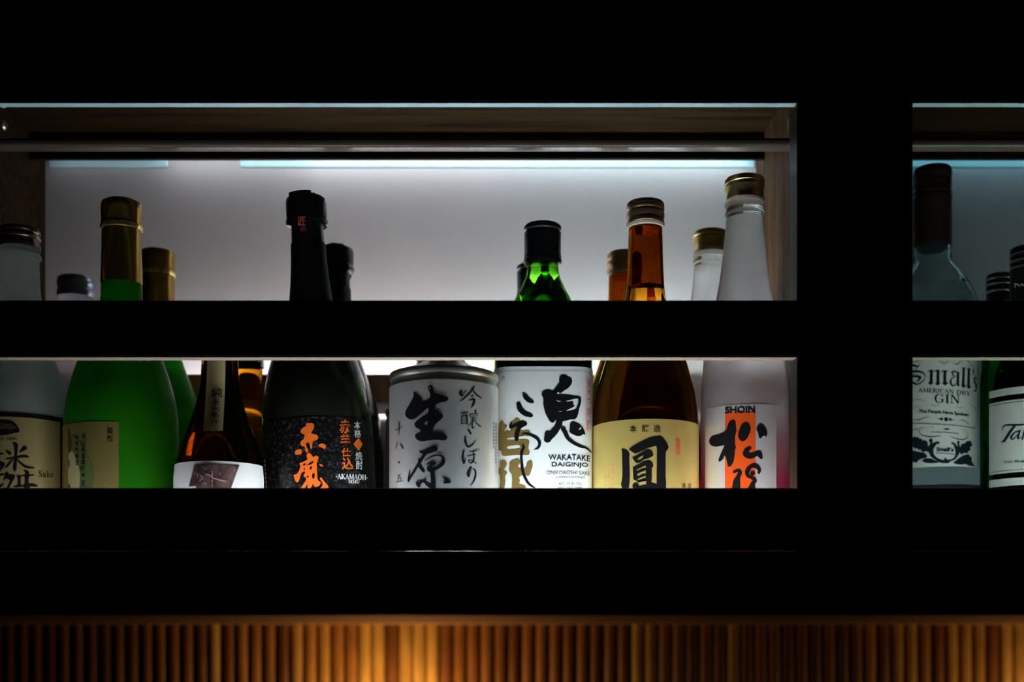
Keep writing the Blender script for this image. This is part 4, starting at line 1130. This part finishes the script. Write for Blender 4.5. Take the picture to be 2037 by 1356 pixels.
second(b, 1412, RR, 'frosted white bottle with a brass cap, standing behind the tall frosted one by the post', group='frosted white bottles with brass caps')

# ------------------------------------------------------------------ right bay
ry0, ry1 = 0.957, 1.060
bm = box_bm(X(1854, 1.0) - 0.036, X(1854, 1.0) + 0.026, ry0, ry1, FOOT, Z(974, 1.0) - 0.0004, 0.001)
tag(mesh_obj('riser_block', bm, M['black_wood'], smooth=False), 'small black riser block under the clear gin bottle', 'riser')
b = Bottle('gin_bottle', 1854, 1.0, 'clear gin bottle with dark brown capsule and ornate grey-white label, right of the post', base=Z(974, 1.0))
b.part('bottle_body', [(974, 82), (972, 89), (966, 92), (900, 92), (800, 92), (715, 92), (690, 92), (660, 91.5), (640, 90), (620, 87.5), (605, 84.5), (590, 80), (570, 71), (552, 60), (536, 47), (527, 40), (520, 37.2), (505, 36.4), (488, 36)],
       M['aqua_clear'], smooth=True, cavity=[(578, 71), (570, 66), (552, 55), (536, 42), (527, 35), (520, 32.5), (505, 31.8), (494, 31)])
b.part('capsule', [(491, 36.2), (490, 37.4), (400, 37), (398, 38), (394, 38), (392, 36.6), (389.5, 36.6), (388, 37.8), (385, 37.8), (383, 36.8), (372, 37), (370, 37.6), (367, 37), (353, 37), (351, 38), (348, 38), (346, 36.8), (341, 36.8), (337, 34.5), (335.5, 29), (335, 0.5)], M['brown_cap'])
lab = b.label('label', 1800, 1943.5, 660, 928, M['grey_label'], th=(-0.86, b.hit(1942.5, 830)[0]), dz=1854)
I = Ink()
T = Zm(1805, 705, 10.85)
I.strokes([[(20, 235, 30), (80, 225, 44), (150, 238, 44), (215, 262, 34), (262, 210, 10)], [(218, 255, 14), (178, 345, 10)], [(40, 372, 40), (200, 362, 42), (310, 385, 36), (372, 440, 22), (380, 500, 14), (330, 575, 20), (240, 632, 26), (160, 645, 22)], [(40, 490, 30), (180, 468, 40), (265, 490, 60), (240, 545, 40), (185, 592, 10)],
           [(40, 600, 50), (120, 610, 50), (200, 645, 26)], [(98, 462, 14), (122, 415, 8)],
           [(432, 374, 10), (475, 352, 24), (520, 345, 40)], [(515, 360, 62), (508, 610, 66)], [(560, 378, 10), (610, 350, 24), (665, 345, 40)], [(660, 360, 62), (655, 610, 66)], [(715, 385, 10), (760, 355, 24), (820, 360, 34), (882, 355, 8)], [(806, 370, 62), (800, 600, 66)],
           [(940, 385, 20), (1010, 360, 30), (1060, 385, 26), (1115, 402, 16)], [(1092, 395, 46), (1086, 650, 56), (1122, 648, 10)], [(965, 390, 22), (982, 440, 34), (985, 460, 20)], [(972, 505, 16), (1030, 470, 18), (1080, 435, 10)], [(960, 510, 16), (925, 580, 40), (940, 640, 40), (985, 675, 26), (1060, 622, 12)],
           [(1172, 282, 14), (1220, 300, 24), (1262, 285, 10)], [(1214, 300, 50), (1194, 680, 56)], [(1290, 305, 12), (1330, 322, 24), (1372, 308, 10)], [(1324, 318, 50), (1312, 700, 56)], [(1412, 330, 30), (1420, 395, 24), (1396, 450, 6)],
           [(1430, 520, 14), (1465, 488, 30), (1490, 530, 10)], [(1440, 530, 30), (1440, 590, 34), (1475, 640, 36), (1478, 710, 28)], [(1420, 772, 16), (1465, 788, 26), (1488, 720, 10)]], T)
for a in ([(438, 612), (470, 585), (545, 585), (556, 606), (496, 660)], [(588, 634), (620, 595), (690, 595), (712, 618), (650, 668)], [(740, 618), (770, 590), (835, 590), (884, 606), (812, 672)], [(1148, 660), (1180, 640), (1240, 645), (1262, 668), (1214, 724)], [(1272, 694), (1300, 668), (1345, 672), (1368, 688), (1330, 748)]):
    I.poly(a, (), T)
I.serif('AMERICAN DRY', (1826, 771.3, 1930.3, 780.2), drop=lambda u: 7.2 * u ** 2.2, weight=1.15)
I.serif('GIN', (1858.5, 783, 1909, 801.2), drop=lambda u: 1.6 * u, weight=1.0)
I.strokes([[(60, 150, 8), (180, 150, 10), (300, 110, 12), (382, 62, 6)], [(685, 110, 5), (720, 165, 12), (800, 187, 14), (885, 150, 5)], [(965, 165, 5), (1020, 200, 10), (1080, 205, 14), (1140, 150, 8), (1190, 110, 7), (1250, 105, 7), (1330, 160, 10), (1380, 230, 12), (1450, 292, 5)],
           [(70, 1025, 14), (150, 978, 10), (270, 970, 7), (400, 1018, 4)], [(90, 1190, 5), (200, 1122, 6), (340, 1160, 3)], [(1340, 1075, 4), (1440, 1140, 9), (1490, 1245, 5)], [(480, 1070, 3), (560, 1110, 8), (640, 1090, 5), (690, 1110, 7)], [(1050, 1110, 4), (1120, 1150, 8), (1210, 1140, 5)]], T)
T = Zm(1805, 820, 8.75)
I.text('The People Have Spoken', (1827, 813.8, 1926.5, 822.8), None, 0.035, lambda u: 7.5 * u ** 1.8)
for x_, r_ in ((590, 26), (670, 36), (742, 26)): I.dot(x_, 115 + (x_ - 590) * .06, r_, T)
I.strokes([[(520, 112, 10), (560, 114, 14)], [(775, 126, 14), (820, 132, 8)], [(95, 125, 6), (200, 130, 12), (290, 92, 11), (370, 86, 4)], [(890, 130, 4), (985, 142, 10), (1060, 206, 10)],
           [(450, 262, 4), (260, 258, 6), (196, 320, 9), (250, 392, 13), (400, 424, 17), (585, 402, 5)], [(735, 410, 5), (870, 462, 15), (1000, 466, 15), (1052, 400, 9), (1020, 322, 5), (890, 298, 3)], [(60, 300, 8), (130, 300, 8), (165, 285, 4), (130, 258, 4)]], T)
I.poly([(610, 287), (680, 270), (752, 292), (680, 306)], (), T)
def scribble(x0, x1, y0, slope, amp, n, w):
    pts = []
    for k in range(n):
        u = k / (n - 1)
        pts.append((x0 + (x1 - x0) * u, y0 + slope * u * u + amp * (1 if k % 2 else -1) * (0.5 + rnd.random()), w * (0.6 + 0.6 * rnd.random())))
    I.stroke(pts, T, cap=False)
scribble(60, 1180, 190, 80, 9, 90, 8)
scribble(415, 890, 340, 30, 7, 46, 8)
scribble(485, 815, 705, 25, 6, 34, 7)
I.text('Small’s', (1862, 888.5, 1896.5, 897), None, 0.05, lambda u: 1.2 * u)
I.build(b, 'lettering', M['navy_ink'], lab, 0.0007)
I = Ink()
I.blob([(40, 430), (90, 440), (120, 413), (140, 440), (187, 422), (200, 460), (243, 452), (250, 490), (302, 482), (348, 510), (352, 560), (365, 620), (430, 740), (330, 665), (280, 692), (240, 682), (230, 640), (180, 657), (170, 620), (118, 637), (110, 600), (50, 597), (90, 540), (40, 510)], (), T)
I.blob([(40, 690), (110, 663), (160, 680), (200, 688), (300, 703), (345, 760), (330, 792), (250, 802), (190, 832), (150, 882), (108, 860), (40, 866)], (), T)
I.blob([(372, 700), (358, 600), (400, 540), (368, 490), (385, 458), (422, 453), (442, 490), (425, 540), (470, 518), (530, 498), (567, 530), (540, 557), (520, 540), (480, 590), (450, 640), (452, 720), (500, 780), (580, 820), (638, 830), (650, 765), (682, 820), (760, 820), (820, 780), (838, 700), (818, 620), (800, 562), (758, 545), (758, 518), (802, 518), (852, 570), (878, 600),
        (858, 520), (880, 488), (912, 508), (895, 545), (917, 610), (912, 690), (872, 762), (830, 822), (740, 852), (720, 887), (580, 882), (540, 852), (440, 802), (390, 752)], (), T)
I.blob([(905, 660), (930, 560), (960, 538), (990, 545), (1040, 488), (1060, 510), (1092, 482), (1107, 520), (1132, 580), (1085, 602), (1097, 662), (1050, 672), (1052, 712), (980, 702), (950, 732), (915, 725)], (), T)
I.blob([(820, 850), (900, 790), (950, 758), (1000, 738), (1060, 723), (1082, 760), (1122, 790), (1112, 850), (1182, 952), (1120, 932), (1070, 932), (1000, 892), (940, 912), (850, 902), (785, 872)], (), T)
I.blob([(240, 842), (300, 798), (400, 798), (470, 828), (560, 858), (540, 872), (440, 888), (330, 882), (280, 862)], (), T)
I.build(b, 'leaf_print', M['navy_ink'], lab, 0.0007, label='blue black leaf wreath at the foot of the label')

b = Bottle('gin_bottle', 2049, 0.955, 'dark green glass gin bottle with a pale label, cut off at the right edge')
b.part('bottle_body', [(1183, 86), (1179, 92), (1170, 93), (1000, 93), (850, 93), (760, 93), (742, 92), (728, 88.5), (716, 82), (700, 71), (680, 57), (660, 46), (640, 40.5), (615, 37), (590, 36)], M['dark_green_glass'], smooth=True)
cp = b.part('cap', [(604, 36.5), (603, 38), (540, 38), (537, 38.6), (533, 38.6), (531, 37), (526, 37), (524, 38.4), (519, 38.4), (517, 37), (512, 37), (510, 38.4), (506, 38.4), (504, 37), (501, 37), (499, 38), (495, 37), (493, 33), (492.5, 0.5)], M['black_cap'], N=120)
for y0, y1 in ((506, 510.5), (519.5, 524), (533, 537)):
    b.part('cap_ring', [(y1, 37.6), (y1 - .8, 38.9), (y0 + .8, 38.9), (y0, 37.6)], M['silver_cap'], parent=cp, env=False, label='silver ridge of the black cap')
I = Ink(); I.text('DRY', (2018, 564, 2047, 577)); I.build(b, 'lettering', M['white_ink'], cp, 0.0006)
ta, tb = b.hit(1968, 870)[0], 0.62
zz = lambda y: b.hit(2035, y)[1]
lab = b.sheet('label', (ta, tb, [zz(938), zz(793)]), M['grey_label'], 0.0004)
b.sheet('label', (ta, tb, [zz(782), zz(768)]), M['grey_label'], 0.0004, label='narrow pale band above the main label')
b.sheet('label', (ta, tb, [zz(964), zz(949)]), M['grey_label'], 0.0004, label='narrow pale band below the main label')
T = Zm(1940, 710, 5.11)
I = Ink()
I.strokes([[(275, 752, 5), (276, 720, 9), (310, 692, 15), (400, 690, 18), (490, 686, 15), (560, 668, 6)], [(405, 690, 22), (352, 760, 28), (292, 848, 24), (262, 862, 8), (312, 860, 5)], [(446, 752, 14), (400, 765, 14), (362, 815, 24), (385, 832, 12), (442, 772, 9)], [(452, 745, 18), (430, 825, 20), (468, 808, 5)], [(500, 745, 18), (476, 835, 18)], [(485, 800, 6), (530, 745, 14), (520, 832, 16)]], T)
I.serif('MADE', (1996.5, 915.6, 2014, 920.6), weight=1.2); 
I.text('FROM', (2018, 915, 2039, 920), None, 0.03)
I.build(b, 'lettering', M['navy_ink'], lab, 0.0007)
for y in (797.5, 933):
    b.sheet('label_line', (ta + .01, tb, [zz(y + .8), zz(y)]), M['navy_ink'], 0.0006, lab)

b = Bottle('ribbed_cap_bottle', 1987, 1.028, 'bottle whose ribbed black and silver cap shows between the two gin bottles')
b.part('bottle_body', [(1186, 60), (1183, 65), (1175, 67), (900, 67), (760, 66), (720, 58), (690, 42), (660, 28), (630, 23), (600, 22)], M['dark_green_glass'], smooth=True)
cp = b.part('cap', [(604, 22.5), (603, 24), (590, 24), (576, 24), (562, 24), (552, 24), (547, 22.5), (545, 18), (544.5, 0.5)], M['black_cap'])
for y0, y1 in ((555, 558.5), (566, 569.5), (580, 583.5)):
    b.part('cap_ring', [(y1, 23.8), (y1 - .8, 24.8), (y0 + .8, 24.8), (y0, 23.8)], M['silver_cap'], parent=cp, env=False, label='silver ridge of the black cap')
